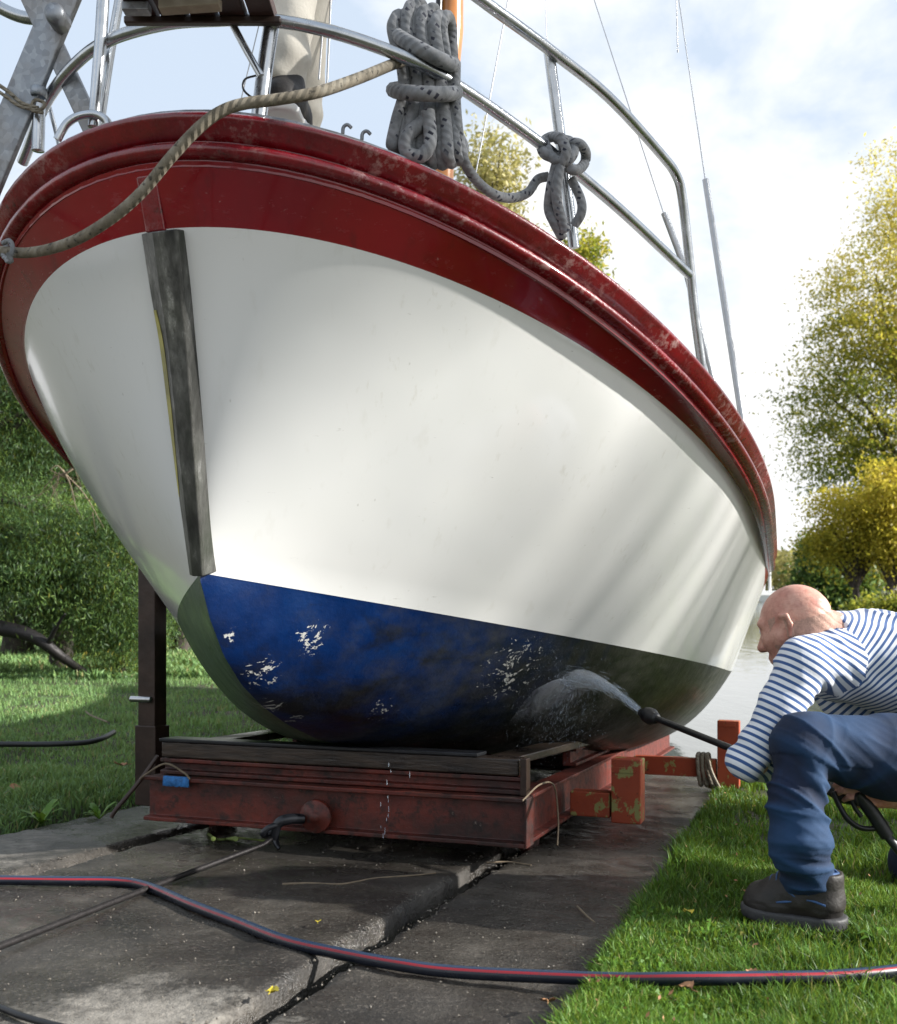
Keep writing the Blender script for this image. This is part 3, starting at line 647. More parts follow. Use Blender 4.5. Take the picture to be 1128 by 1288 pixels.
# ------------------------------------------------------------------ cradle
def make_cradle():
    root = empty('boat_cradle', Wg(1.2, 0, 0), 'rusty red steel slipway cradle of low I beams under the white boat', 'boat cradle')
    def ibeam_b(name, t, b0, b1, h0, h1, w, mat='rust'):        # runs across
        prof = [(-w/2, h0), (w/2, h0), (w/2, h0+.013), (.006, h0+.016), (.006, h1-.016), (w/2, h1-.013), (w/2, h1), (-w/2, h1), (-w/2, h1-.013), (-.006, h1-.016), (-.006, h0+.016), (-w/2, h0+.013)]
        m = MB(); n = len(prof); k = 24; vs = []; fs = []
        for i in range(k+1):
            b = b0+(b1-b0)*i/k; vs += [Wg(t+x, b, h+.0012*mnoise.noise(Vector((b*9, x*30, h*20)))) for x, h in prof]
        for i in range(k):
            for q in range(n): fs.append((i*n+q, i*n+(q+1) % n, (i+1)*n+(q+1) % n, (i+1)*n+q))
        fs += [tuple(reversed(range(n))), tuple(range(k*n, (k+1)*n))]
        m.add(vs, fs); return m.build(name, [M[mat]], root, .0025)
    def chan_t(name, b, t0, t1, h0, h1, w, mat='rust'):         # runs along
        prof = [(-w/2, h0), (w/2, h0), (w/2, h0+.012), (.004, h0+.014), (.004, h1-.014), (w/2, h1-.012), (w/2, h1), (-w/2, h1)]
        m = MB(); n = len(prof); vs = [Wg(t, b+x, h) for t in (t0, t1) for x, h in prof]
        m.add(vs, [(q, (q+1) % n, n+(q+1) % n, n+q) for q in range(n)] + [tuple(reversed(range(n))), tuple(range(n, 2*n))]); return m.build(name, [M[mat]], root, .0025)
    fb = ibeam_b('front_beam', 0, -.665, .665, .055, .205, .085)
    m = MB(); m.tbh(-.046, .046, .665, .672, .055, .205); m.build('end_plate', [M['rust']], fb, .002)
    ibeam_b('upper_beam', .055, -.640, .640, .208, .262, .07)
    m = MB(); m.tbh(.02, .115, -.635, .630, .265, .318); tb_ = m.build('timber', [M['timber']], root, .005)
    m = MB(); m.tbh(.012, .12, -.64, .50, .319, .331); m.build('rubber_strip', [M['rubber']], tb_, .003)
    m = MB(); m.tbh(.0, .05, .640, .660, .208, .322); m.build('corner_post', [M['darksteel']], root, .002)
    for s in (1, -1):
        chan_t('side_beam', s*.625, .048, 4.2, .055, .205, .075*s if s > 0 else -.075, 'rustorange')
        chan_t('upper_side_beam', s*.60, .95, 3.2, .215, .285, .055 if s > 0 else -.055)
        # bearers that take the bilge
        m = MB(); m.hexa([Wg(.12, s*.50, .29), Wg(.12, s*.60, .29), Wg(1.2, s*.66, .288), Wg(1.2, s*.56, .288), Wg(.12, s*.50, .316), Wg(.12, s*.60, .316), Wg(1.2, s*.66, .318), Wg(1.2, s*.56, .318)]); m.build('bearer', [M['timber']], root, .004)
    ibeam_b('middle_beam', .69, -.58, .58, .06, .17, .07); ibeam_b('rear_beam', 2.3, -.58, .58, .06, .17, .07)
    # orange arms with their stub posts
    for t, b1, h in ((.69, .86, .28), (2.3, 1.12, .37)):
        w = .10 if t < 1 else .09
        m = MB(); m.tbh(t-.045, t+.045, .664, b1-.052, .065, .155); m.build('arm', [M['orange']], root, .004)
        m = MB(); m.tbh(t-.055, t+.055, b1-.045, b1+.060, .05 if t < 1 else .02, h if t < 1 else .35)
        p = m.build('post', [M['orange']], root, .004)
        m = MB(); m.tbh(t-.058, t-.0552, b1-.042, b1+.042, h-.05, h-.03); m.build('weld_plate', [M['orange']], p, .001)
    m = MB(); m.tbh(.645, .735, -.80, -.664, .065, .155); m.build('arm', [M['rust']], root, .004)
    m = MB(); m.tbh(2.255, 2.345, -.95, -.664, .065, .155); m.build('arm', [M['rust']], root, .004)
    m = MB(); m.tbh(2.25, 2.35, -1.00, -.80, .157, .185); m.tbh(2.25, 2.35, -1.0, -.80, .185, .23); m.build('post', [M['rust']], root, .004)
    # tall upright at the port hand of the picture with its sleeve and clamp bolts
    t0, b0 = .27, -.835
    m = MB(); m.tbh(t0-.04, t0+.04, b0-.036, b0+.036, .10, 1.35); up = m.build('upright', [M['darksteel']], root, .004)
    m = MB(); m.tbh(t0-.048, t0+.048, b0-.044, b0+.044, .06, .355); m.build('sleeve', [M['darksteel']], up, .004)
    for h in (.43, .475):
        m = MB(); m.lathe(Wg(t0-.040, b0-.0 + (h-.45)*.3, .45), tuple(-D)+(0,), [(0, .022), (.009, .022), (.010, .016), (.010, 0)], 10); m.build('bolt', [M['shiny']], up)
    m = MB(); m.tube([Wg(t0-.055, b0-.055, .452), Wg(t0-.055, b0+.03, .452)], .011, 10); m.build('bolt', [M['shiny']], up)
    m = MB(); m.tbh(t0-.03, t0+.03, b0+.044, -.58, .07, .14); m.build('bracket', [M['rust']], root, .004)
    m = MB(); m.tube(smooth_path([Wg(.1, -.70, .26), Wg(.05, -.745, .17), Wg(.0, -.80, .08), Wg(-.01, -.815, .05)], 4), .008, 8); m.build('brace', [M['darksteel']], root)
    # pulley and shackle at the front
    m = MB(); m.lathe(Wg(-.052, -.02, .11), tuple(-D)+(0,), [(0, .018), (.016, .018), (.018, .008), (.050, .008), (.054, .004), (.054, -.008), (0, -.008)], 24); m.build('pulley', [M['rust']], root)
    m = MB(); m.tube(smooth_path([Wg(-.055, -.06, .10), Wg(-.085, -.10, .10), Wg(-.10, -.13, .085), Wg(-.10, -.14, .04), Wg(-.09, -.135, .012)], 6), [.016, .018, .014, .008], 10)
    m.tube(smooth_path([Wg(-.10, -.12, .085), Wg(-.12, -.15, .075), Wg(-.125, -.17, .055), Wg(-.10, -.165, .05), Wg(-.09, -.13, .07)], 6), .010, 8)
    m.tube(smooth_path([Wg(-.10, -.145, .07), Wg(-.105, -.14, .03), Wg(-.11, -.12, .008)], 5), .007, 8); m.build('shackle', [M['rubber']], root)
    # wheels running in the two grooves
    for t in (.35, 2.6):
        for s in (1, -1):
            b = .585*s
            m = MB(); m.lathe(Wg(t, b-.02, .045), tuple(P)+(0,), [(0, -.002), (.03, -.002), (.075, 0), (.085, .004), (.085, .036), (.075, .04), (.03, .042), (0, .042)], 24); wh = m.build('wheel', [M['rust']], root)
            m = MB(); m.lathe(Wg(t, b-.02, .045), tuple(P)+(0,), [(0, -.012), (.02, -.012), (.02, .052), (0, .052)], 12); m.build('axle', [M['darksteel']], wh)
    # thin wires twisted round the frame
    m = MB(); m.tube(smooth_path([Wg(-.05, .66, .20), Wg(.05, .69, .24), Wg(.30, .68, .21), Wg(.32, .69, .10), Wg(.26, .70, .02)], 6), .003, 6); m.build('tie_wire', [M['twig']], root)
    return root
cradle = make_cradle()

# ------------------------------------------------------------------ implicit bodies
class SDF:
    def __init__(self, lo, hi, h):
        self.lo = np.array(lo, float); self.h = h; self.n = np.ceil((np.array(hi)-self.lo)/h).astype(int)+1
        self.g = np.full(self.n, .25, np.float32)
    def sub(self, lo, hi):
        a = np.clip(np.floor((np.array(lo)-self.lo)/self.h).astype(int), 0, self.n-1); b = np.clip(np.ceil((np.array(hi)-self.lo)/self.h).astype(int)+1, 1, self.n)
        if np.any(b <= a): return None
        ax = [self.lo[k]+self.h*np.arange(a[k], b[k]) for k in range(3)]
        return tuple(slice(a[k], b[k]) for k in range(3)), np.meshgrid(*ax, indexing='ij', sparse=True)
    def comb(self, sl, d, k, cut=False):
        g = self.g[sl]; d = d.astype(np.float32)
        if cut: d = -d; hh = np.clip(.5-.5*(d-g)/k, 0, 1); self.g[sl] = g*hh + d*(1-hh) + k*hh*(1-hh) if False else np.maximum(g, d)
        else:
            hh = np.clip(.5+.5*(g-d)/k, 0, 1); self.g[sl] = g*(1-hh)+d*hh - k*hh*(1-hh)
    def cone(self, a, b, ra, rb, k=.02):
        a, b = np.array(a, float), np.array(b, float); m = max(ra, rb)+.06
        r = self.sub(np.minimum(a, b)-m, np.maximum(a, b)+m)
        if r is None: return
        sl, (X, Y, Z) = r; v = b-a; L = v@v+1e-12
        t = np.clip(((X-a[0])*v[0]+(Y-a[1])*v[1]+(Z-a[2])*v[2])/L, 0, 1)
        d = np.sqrt((X-a[0]-t*v[0])**2+(Y-a[1]-t*v[1])**2+(Z-a[2]-t*v[2])**2) - (ra+(rb-ra)*t)
        self.comb(sl, d, k)
    def ell(self, c, R, rad, k=.02, cut=False):
        """R rows = local axes"""
        c = np.array(c, float); R = np.array(R, float); rad = np.array(rad, float); m = rad.max()+.06
        r = self.sub(c-m, c+m)
        if r is None: return
        sl, (X, Y, Z) = r; q = [(X-c[0])*R[i][0]+(Y-c[1])*R[i][1]+(Z-c[2])*R[i][2] for i in range(3)]
        k0 = np.sqrt(sum((q[i]/rad[i])**2 for i in range(3))); k1 = np.sqrt(sum((q[i]/rad[i]**2)**2 for i in range(3)))+1e-9
        self.comb(sl, k0*(k0-1)/k1, k, cut)
    def chain(self, pts, rad, k=.02):
        for i in range(len(pts)-1): self.cone(pts[i], pts[i+1], rad[i], rad[i+1], k)
    def halfspace(self, c, nrm, box_lo, box_hi):
        r = self.sub(box_lo, box_hi)
        if r is None: return
        sl, (X, Y, Z) = r; d = (X-c[0])*nrm[0]+(Y-c[1])*nrm[1]+(Z-c[2])*nrm[2]
        self.g[sl] = np.maximum(self.g[sl], d.astype(np.float32))
    def mesh(self):
        g = self.g; s = g < 0
        nx, ny, nz = [k-1 for k in g.shape]
        cnt = np.zeros((nx, ny, nz), np.uint8)
        for i in (0, 1):
            for j in (0, 1):
                for k in (0, 1): cnt += s[i:nx+i, j:ny+j, k:nz+k]
        I = np.argwhere((cnt > 0) & (cnt < 8)); idx = np.full((nx, ny, nz), -1, np.int64); idx[tuple(I.T)] = np.arange(len(I))
        acc = np.zeros((len(I), 3)); num = np.zeros(len(I))
        cv = {(i, j, k): g[I[:, 0]+i, I[:, 1]+j, I[:, 2]+k].astype(float) for i in (0, 1) for j in (0, 1) for k in (0, 1)}
        for ax in range(3):
            for a in (0, 1):
                for b in (0, 1):
                    p = [a, b]; p.insert(ax, 0); q = list(p); q[ax] = 1; va, vb = cv[tuple(p)], cv[tuple(q)]
                    m = (va < 0) != (vb < 0); t = np.where(m, va/np.where(m, va-vb, 1), 0)
                    pos = np.tile(np.array(p, float), (len(I), 1)); pos[:, ax] = t; acc += pos*m[:, None]; num += m
        V = self.lo + (I + acc/num[:, None])*self.h
        Fs = []
        for ax in range(3):
            o1, o2 = [k for k in range(3) if k != ax]
            sa = [slice(1, -1)]*3; sa[ax] = slice(0, -1); sb = list(sa); sb[ax] = slice(1, None)
            A, B = s[tuple(sa)], s[tuple(sb)]; E = np.argwhere(A != B); 
            if not len(E): continue
            inside = A[tuple(E.T)]; E = E.copy(); E[:, o1] += 1; E[:, o2] += 1
            def cell(d1, d2):
                c = E.copy(); c[:, o1] -= d1; c[:, o2] -= d2; return idx[tuple(c.T)]
            q = np.stack([cell(1, 1), cell(0, 1), cell(0, 0), cell(1, 0)], 1)
            flip = inside if ax != 1 else ~inside
            q[~flip] = q[~flip][:, ::-1]; Fs.append(q)
        F = np.vstack(Fs); F = F[(F >= 0).all(1)]
        return V, F
def vnormals(V, F):
    n = np.cross(V[F[:, 2]]-V[F[:, 0]], V[F[:, 3]]-V[F[:, 1]]); N = np.zeros_like(V)
    for k in range(4): np.add.at(N, F[:, k], n)
    return N/(np.linalg.norm(N, axis=1, keepdims=True)+1e-12)
def relax(V, F, it=2):
    V = V.copy()
    for _ in range(it):
        A = np.zeros_like(V); c = np.zeros(len(V))
        for k in range(4):
            np.add.at(A, F[:, k], V[F[:, (k+1) % 4]]+V[F[:, k-1]]); np.add.at(c, F[:, k], 2)
        V = .5*V + .5*A/np.maximum(c, 1)[:, None]
    return V
def axes(f, u):
    f = Vector(f).normalized(); u = Vector(u); u = (u-f*u.dot(f)).normalized(); s = f.cross(u); return [tuple(f), tuple(s), tuple(u)]
def head(S, c, f, u, sc=1.0):
    """c skull centre, f facing direction, u up: half height ~.11"""
    R = axes(f, u); fv, sv, uv = [np.array(q) for q in R]; c = np.array(c)
    p = lambda a, b, h: c + (fv*a + sv*b + uv*h)*sc
    S.ell(p(-.006, 0, .018), R, np.array((.098, .078, .094))*sc, .02)
    S.ell(p(.030, 0, -.045), R, np.array((.062, .060, .078))*sc, .03)
    S.cone(p(.060, 0, -.098), p(.052, 0, -.085), .022*sc, .03*sc, .03)
    S.cone(p(.088, 0, .010), p(.112, 0, -.032), .009*sc, .014*sc, .014)
    S.cone(p(.100, .012, -.034), p(.100, -.012, -.034), .009*sc, .009*sc, .01)
    for s in (1, -1):
        S.cone(p(.082, .012*s, .030), p(.074, .046*s, .030), .012*sc, .012*sc, .014)
        S.ell(p(.074, .032*s, .010), R, np.array((.014, .014, .012))*sc, .006)
        S.cone(p(.066, .044*s, -.022), p(.030, .062*s, -.018), .016*sc, .016*sc, .03)
        # ear: rim, lobe and bowl
        e = [p(.012, .072*s, .018), p(.002, .083*s, .034), p(-.016, .088*s, .030), p(-.020, .086*s, .006), p(-.008, .078*s, -.022), p(.006, .073*s, -.028)]
        S.chain(e, [.0055*sc, .006*sc, .0065*sc, .006*sc, .0065*sc, .007*sc], .006)
        S.ell(p(-.004, .074*s, .004), R, np.array((.016, .008, .024))*sc, .006)
    S.cone(p(.090, .018, -.066), p(.090, -.018, -.066), .007*sc, .007*sc, .008); S.cone(p(.086, .016, -.078), p(.086, -.016, -.078), .008*sc, .008*sc, .008)
def grip_hand(S, wrist, kc, axis, nsign=1, r=.0088, rw=.026, curl=1.0):
    w, kc, a = [np.array(q, float) for q in (wrist, kc, axis)]; a /= np.linalg.norm(a)
    p = kc-w; p -= a*(p@a)*0; L = np.linalg.norm(p); p /= L; n = np.cross(a, p)*nsign; n /= np.linalg.norm(n)
    S.cone(w, w+p*.02, rw, rw, .015)
    for i, o in enumerate((-1.5, -.5, .5, 1.5)):
        S.cone(w+p*.012+a*o*.010, kc+a*o*.0195 - p*(.004*abs(o)), .017, .0125, .012)
    lens = [(.038, .024, .019), (.042, .027, .020), (.039, .025, .019), (.031, .020, .017)]
    for i, o in enumerate((-1.5, -.5, .5, 1.5)):
        q = kc+a*o*.0200 - p*(.004*abs(o)); ang = .55*curl; rr = r if i < 3 else r*.88
        for j, l in enumerate(lens[i]):
            d = p*math.cos(ang)+n*math.sin(ang); e = q+d*l; S.cone(q, e, rr*(1.08-.1*j), rr*(.98-.1*j), .003 if j == 0 else .002); q = e; ang += (1.15+.08*i)*curl
    t0 = w+p*.022-a*.022; t1 = t0+p*.030-a*.016+n*.022; t2 = t1+p*.026+n*.026+a*.006; t3 = t2+p*.018+n*.014+a*.016
    S.chain([t0, t1, t2, t3], [.014, .0115, .0098, .0085], .006)
def seg_param(V, pts):
    """nearest point on a polyline: distance and arclength"""
    pts = [np.array(p, float) for p in pts]; best = np.full(len(V), 1e9); num = np.zeros(len(V)); den = np.zeros(len(V)); L = 0
    for a, b in zip(pts[:-1], pts[1:]):
        v = b-a; l = np.linalg.norm(v); t = np.clip((V-a)@v/(l*l), 0, 1); d = np.linalg.norm(V-a-t[:, None]*v, axis=1); best = np.minimum(best, d)
        w = 1/(d*d+1e-4)**3; num += w*(L+((V-a)@v/l)); den += w; L += l
    return best, num/den
def place(name, V, F, mat, parent, attrs=None): return np_mesh(name, V, F, mat, parent, attrs, True)

# ------------------------------------------------------------------ the man with the pressure washer
def make_man():
    A = lambda x, y, Y: np.array(at(x, y, Y))
    foot_h = np.array(G(1047, 1180)); foot_t = np.array(G(941, 1163))
    ankle = A(1016, 1118, foot_h[1]+.045); knee = A(1012, 944, 2.52); hipL = A(1235, 968, 2.66); hipR = A(1270, 962, 2.96)
    kneeR = np.array(hipR)+np.array((-.20, .10, 0)); gz = -SL*(kneeR[0]*D[0]+kneeR[1]*D[1]); kneeR[2] = gz+.065
    ankR = kneeR+np.array((.36, .12, -.01)); ankR[2] = gz+.055
    spine = [A(1262, 925, 2.82), A(1190, 868, 2.80), A(1120, 833, 2.79), A(1055, 824, 2.79), A(1038, 806, 2.78)]
    lat = np.array((.10, .96, .0)); lat /= np.linalg.norm(lat)
    shL = A(1010, 836, 2.63); shR = spine[3]+lat*.17+np.array((-.05, 0, -.02)); 
    elL = A(941, 958, 2.60); wrL = A(1006, 966, 2.78); knL = A(1016, 978, 2.845)
    elR = A(1175, 990, 2.86); wrR = A(1133, 1002, 2.66); knR = A(1086, 997, 2.60)
    hc = A(1001, 787, 2.74); hf = Vector((-.74, .60, -.30)); hu = Vector((-.20, .10, .98))
    base = Vector((foot_h[0], foot_h[1], foot_h[2]))
    root = empty('person', base, 'bald man in striped jersey and jeans crouched on the grass with a pressure washer', 'person')
    lo = np.array((foot_t[0]-.12, 2.25, foot_h[2]-.02)); hi = np.array((1.95, 3.45, .72))
    # body, one skin
    S = SDF((.60, 2.30, foot_h[2]-.02), (1.80, 3.35, .70), .0042)
    head(S, hc, hf, hu, .93)
    S.chain([hc+np.array((.030, 0, -.035)), A(1036, 800, 2.77), spine[3]], [.055, .062, .08], .03)
    for o in (-1, 0, 1): S.chain([q+lat*o*.055 for q in spine[:4]], [.10, .085, .09, .09], .04)
    S.chain([spine[3]-lat*.06, shL, elL, wrL], [.06, .05, .038, .026], .02); S.chain([spine[3]+lat*.06, shR, elR, wrR], [.06, .05, .038, .027], .02)
    S.chain([hipL, knee, A(1003, 1030, 2.475), ankle], [.080, .044, .040, .028], .03); S.chain([hipR, kneeR, ankR], [.080, .048, .035], .03)
    S.chain([ankle, foot_h+(foot_t-foot_h)*.30+np.array((0, 0, .05))], [.030, .022], .02)
    gdir = np.array((.022, -.002, -.034)); grip_hand(S, wrR, knR, gdir, 1, .0092)
    ldir = A(915, 938, 2.95)-A(1060, 996, 2.62); grip_hand(S, wrL, knL, ldir, 1)
    S.chain([elR, wrR], [.036, .028], .01)
    V, F = S.mesh(); V = relax(V, F, 1); N = vnormals(V, F); q = V-A(1037, 776, 2.70)
    V = V-N*(np.exp(-((q**2).sum(1)/.045**2))*np.maximum(0, np.sin((q[:, 0]*.55+q[:, 2]*.85)*300))**3*.004)[:, None]
    body = place('body', V, F, M['skin'], root)
    # stubble: thin shell on the sides and the back of the head
    Rh = [np.array(q) for q in axes(hf, hu)]
    N = vnormals(V, F); q = V-hc; a, s, u = q@Rh[0], q@Rh[1], q@Rh[2]
    m = (np.linalg.norm(q, axis=1) < .117) & (((u > -.06) & (u < .035) & (a < .045) & (a > -.02)) | ((a < -.02) & (u < .01) & (u > -.055))) & (np.abs(s) < .0695+.01*(a < 0))
    fm = m[F].all(1); 
    if fm.sum() > 10:
        ids = np.unique(F[fm]); mp = np.full(len(V), -1); mp[ids] = np.arange(len(ids)); nz = fbm(V[ids, 0]*120, V[ids, 1]*120, V[ids, 2]*120)
        np_mesh('hair', V[ids]+N[ids]*(.0006+.0004*nz[:, None]), mp[F[fm]], M['hair'], root)
    # eyes
    m_ = MB()
    for s_ in (1, -1):
        c = hc+(Rh[0]*.078+Rh[1]*.032*s_+Rh[2]*.010)*.93; m_ = MB(); m_.lathe(c, tuple(Rh[0]), [(0, .0125), (.006, .0112), (.0105, .007), (.0125, 0), (.0105, -.007), (0, -.0125)], 12); m_.build('eye', [M['boatwhite']], body)
    # jersey
    S = SDF((.60, 2.35, .02), (1.85, 3.30, .70), .0055)
    for o, ex in ((-1, 0), (0, .012), (1, 0)): S.chain([q+lat*o*.062 for q in spine[:4]], [.118, .100+ex, .104+ex, .098+ex], .05)
    S.chain([spine[3], A(1030, 797, 2.775)], [.10, .066], .03)
    S.chain([spine[3]-lat*.07, shL], [.08, .062], .04); S.chain([shL, A(983, 885, 2.61), elL], [.063, .054, .046], .018); S.chain([elL, wrL], [.046, .036], .014)
    S.chain([spine[3]+lat*.07, shR], [.08, .062], .04); S.chain([shR, elR], [.062, .048], .02); S.chain([elR, wrR+ (wrR-elR)*-.45], [.047, .042], .014)
    c_ = A(1027, 795, 2.775); dn = hc+np.array((.03, 0, -.03))-np.array(spine[3]); dn /= np.linalg.norm(dn)
    S.halfspace(c_+dn*.018, dn, c_-.10, c_+.10)
    V, F = S.mesh(); V = relax(V, F, 2); N = vnormals(V, F)
    dA, aA = seg_param(V, [shL, A(983, 885, 2.61), elL, wrL]); dB, aB = seg_param(V, [shR, elR, wrR]); dT, aT = seg_param(V, [q for q in spine[:4]][::-1])
    sd = np.array(spine[0])-np.array(spine[3]); sd /= np.linalg.norm(sd)
    ua = (elL-shL)/np.linalg.norm(elL-shL); aU = (V-shL)@ua
    # folds
    f1 = vnoise(V[:, 0]*14, V[:, 1]*9, V[:, 2]*22)*.006+vnoise(V[:, 0]*30, V[:, 1]*20, V[:, 2]*40)*.0025
    arm = dA+.012 < dT; bend = np.exp(-((aA-.30)/.08)**2)
    f2 = np.where(arm, np.sin(aA*95+3*vnoise(V[:, 0]*10, V[:, 1]*10, V[:, 2]*10))*.0035*bend, 0)
    d_el = np.exp(-(np.linalg.norm(V-A(1022, 880, 2.66), axis=1)/.10)**2); f3 = d_el*np.sin((V[:, 0]*.8+V[:, 2]*1.1)*140)*.004
    rg = 1-np.abs(vnoise((V[:, 0]*.75+V[:, 2]*.65)*26+2*vnoise(V[:, 0]*5, V[:, 1]*5, V[:, 2]*5), (V[:, 2]*.75-V[:, 0]*.65)*6, V[:, 1]*6)); f4 = (rg**2.5-.35)*.008*np.where(arm, .6, 1)
    V = V+N*(f1+f2+f3+f4)[:, None]
    cT = (V-np.array(shL))@(sd*.94+np.array((0, 0, -.34))) + .10*np.abs((V-np.array(spine[3]))@lat)
    st = np.where(arm, aU/.0172, np.where(dB+.01 < dT, aB/.0172, cT/.0150))
    # keep the stripe coordinate continuous across the shoulder by splitting faces there
    key = arm.astype(int)+2*((dB+.01 < dT) & ~arm); fk = key[F]; mixf = (fk != fk[:, :1]).any(1)
    V2 = [V]; st2 = [st]; F = F.copy(); nxt = len(V)
    ids = F[mixf]; kk = fk[mixf][:, 0]
    allst = {0: cT/.0150, 1: aU/.0172, 2: aB/.0172}
    nv = V[ids.ravel()]; ns = np.concatenate([[allst[k_][i] for i in row] for row, k_ in zip(ids, kk)]) if len(ids) else np.zeros(0)
    F[mixf] = np.arange(nxt, nxt+ids.size).reshape(-1, 4); V = np.vstack([V, nv]); st = np.r_[st, ns]
    shirt = place('jersey', V, F, M['shirt'], root, {'st': st})
    # normals across the split are smoothed by welding shading only
    # jeans
    S = SDF((.62, 2.30, foot_h[2]-.10), (1.95, 3.40, .42), .0045)
    for o in (-1, 0, 1): S.chain([A(1262, 935, 2.80)+lat*o*.07, A(1215, 905, 2.80)+lat*o*.06], [.125, .105], .05)
    kneeT = A(1012, 936, 2.52)
    S.chain([hipL, A(1120, 952, 2.57), kneeT], [.118, .097, .073], .03); S.chain([kneeT, A(1001, 1000, 2.49), A(1006, 1062, 2.46), A(1018, 1117, foot_h[1]+.035)], [.071, .060, .058, .052], .025)
    S.chain([hipR, kneeR], [.115, .085], .03); S.chain([kneeR, ankR], [.08, .06], .03)
    c_ = A(1018, 1116, foot_h[1]+.035); S.halfspace(c_, (0, 0, -1), c_+np.array((-.12, -.12, -.2)), c_+np.array((.12, .12, .002)))
    V, F = S.mesh(); V = relax(V, F, 2); N = vnormals(V, F)
    dl, al = seg_param(V, [kneeT, A(1001, 1000, 2.49), A(1006, 1062, 2.46), A(1017, 1118, 2.44)]); low = np.exp(-((al-.315)/.09)**2)*(dl < .14)
    def ridge(ax_across, ax_along, fa, fl, seed):
        p_ = V@np.array(ax_across); q_ = V@np.array(ax_along); w_ = vnoise(p_*4, q_*4, V[:, 1]*4)*.25
        r_ = 1-np.abs(vnoise(p_*fa+w_*3+seed, q_*fl+seed*3, V[:, 1]*fl)); return r_**3.2-.33+.35*(1-np.abs(vnoise(p_*fa*2.1+seed*7, q_*fl*1.7, V[:, 1]*fl)))**4
    kn = np.exp(-(np.linalg.norm(V-A(1022, 985, 2.46), axis=1)/.15)**2); legm = (al > .04)*sstep(.36, .30, al)*(dl < .15)
    th = np.exp(-((V[:, 0]-1.02)/.22)**2)*(V[:, 2] > -.02)
    disp = ridge((.10, .1, 1.0), (1, 0, 0), 34, 5, 1.3)*low*.0125 + ridge((.62, .2, .76), (.76, 0, -.62), 26, 4, 2.1)*kn*.0105 + ridge((.45, .1, .88), (.88, 0, -.45), 15, 3.2, 5.7)*legm*.0095 + ridge((.8, .3, -.5), (.5, 0, .8), 18, 4, 8.2)*th*.004
    disp = disp + vnoise(V[:, 0]*34, V[:, 1]*34, V[:, 2]*34)*.0010
    wear = np.clip(np.exp(-(np.linalg.norm(V-A(1060, 905, 2.52), axis=1)/.16)**2)*.8 + np.exp(-(np.linalg.norm(V-A(1015, 1040, 2.40), axis=1)/.13)**2)*.55 + disp*60, 0, 1)
    place('jeans', V+N*disp[:, None], F, M['denim'], root, {'wear': wear})
    # shoes
    def shoe(heel, toe, name='shoe'):
        heel, toe = np.array(heel), np.array(toe); f = toe-heel; L = np.linalg.norm(f); f /= L; up = np.array((0, 0, 1.)); s = np.cross(f, up); s /= np.linalg.norm(s); k = L/.27
        p = lambda a, b, h: heel+f*a*k+s*b+up*h
        S = SDF(np.minimum(heel, toe)-.08, np.maximum(heel, toe)+np.array((.08, .08, .17)), .004)
        S.chain([p(.032, 0, .052), p(.10, 0, .056), p(.17, 0, .046), p(.225, .004, .042)], [.046, .048, .048, .043], .02)
        S.chain([p(.20, .02, .034), p(.20, -.02, .034)], [.034, .034], .02)
        S.chain([p(.032, 0, .07), p(.035, 0, .11)], [.044, .047], .02); S.cone(p(.07, 0, .075), p(.075, 0, .115), .047, .047, .02); S.cone(p(.095, 0, .105), p(.17, 0, .068), .042, .036, .02)
        mid = (heel+toe)/2; S.halfspace(p(0, 0, .012), -np.cross(s, f) if np.cross(s, f)[2] > 0 else np.cross(s, f), mid-.3, mid+.3)
        c = p(.05, 0, .128); S.halfspace(c, (0, 0, 1), c-.2, c+.2)
        V, F = S.mesh(); V = relax(V, F, 1); N = vnormals(V, F); q = V-heel
        V = V+N*(np.where(q[:, 2] < .045, .0022*np.sin(q@f*70), 0)+vnoise(V[:, 0]*40, V[:, 1]*40, V[:, 2]*40)*.0018)[:, None]
        sh = place(name, V, F, M['shoe'], root)
        S = SDF(np.minimum(heel, toe)-.08, np.maximum(heel, toe)+np.array((.08, .08, .06)), .004)
        S.chain([p(.03, 0, .018), p(.10, 0, .018), p(.17, 0, .018), p(.228, .004, .020)], [.052, .049, .055, .049], .02); S.chain([p(.20, .022, .018), p(.20, -.022, .018)], [.034, .034], .02)
        S.halfspace(p(0, 0, .030), (0, 0, 1), mid-.3, mid+.3); S.halfspace(p(0, 0, .001), (0, 0, -1), mid-.3, mid+.3)
        V, F = S.mesh(); V = relax(V, F, 1); place('sole', V, F, M['sole'], sh)
        m = MB()
        m.tube(smooth_path([Vector(p(-.012, .0, .124)), Vector(p(.03, .044, .124)), Vector(p(.085, .044, .122)), Vector(p(.118, .026, .128)), Vector(p(.126, 0, .132)), Vector(p(.118, -.026, .128)), Vector(p(.085, -.044, .122)), Vector(p(.03, -.044, .124)), Vector(p(-.012, 0, .124))], 5), .006, 8)
        m.build('collar', [M['shoeblue']], sh)
        m = MB()
        for a in (.128, .150, .172, .192):
            zt = .105-.49*(a-.095)+.0435; m.tube(smooth_path([Vector(p(a-.012, .040, zt-.034)), Vector(p(a-.004, .024, zt-.006)), Vector(p(a, 0, zt+.001)), Vector(p(a-.004, -.024, zt-.006)), Vector(p(a-.012, -.040, zt-.034))], 4), .0032, 6)
        m.tube(smooth_path([Vector(p(.01, -.0475, .062)), Vector(p(.06, -.0505, .070)), Vector(p(.12, -.050, .060)), Vector(p(.19, -.0495, .050))], 5), .0028, 6); m.tube(smooth_path([Vector(p(.05, -.049, .088)), Vector(p(.085, -.050, .070)), Vector(p(.12, -.050, .082))], 5), .0030, 6)
        m.build('lace', [M['shoeblue']], sh)
        return sh
    shoe(foot_h+np.array((.004, 0, .022)), foot_t+np.array((0, 0, .024)))
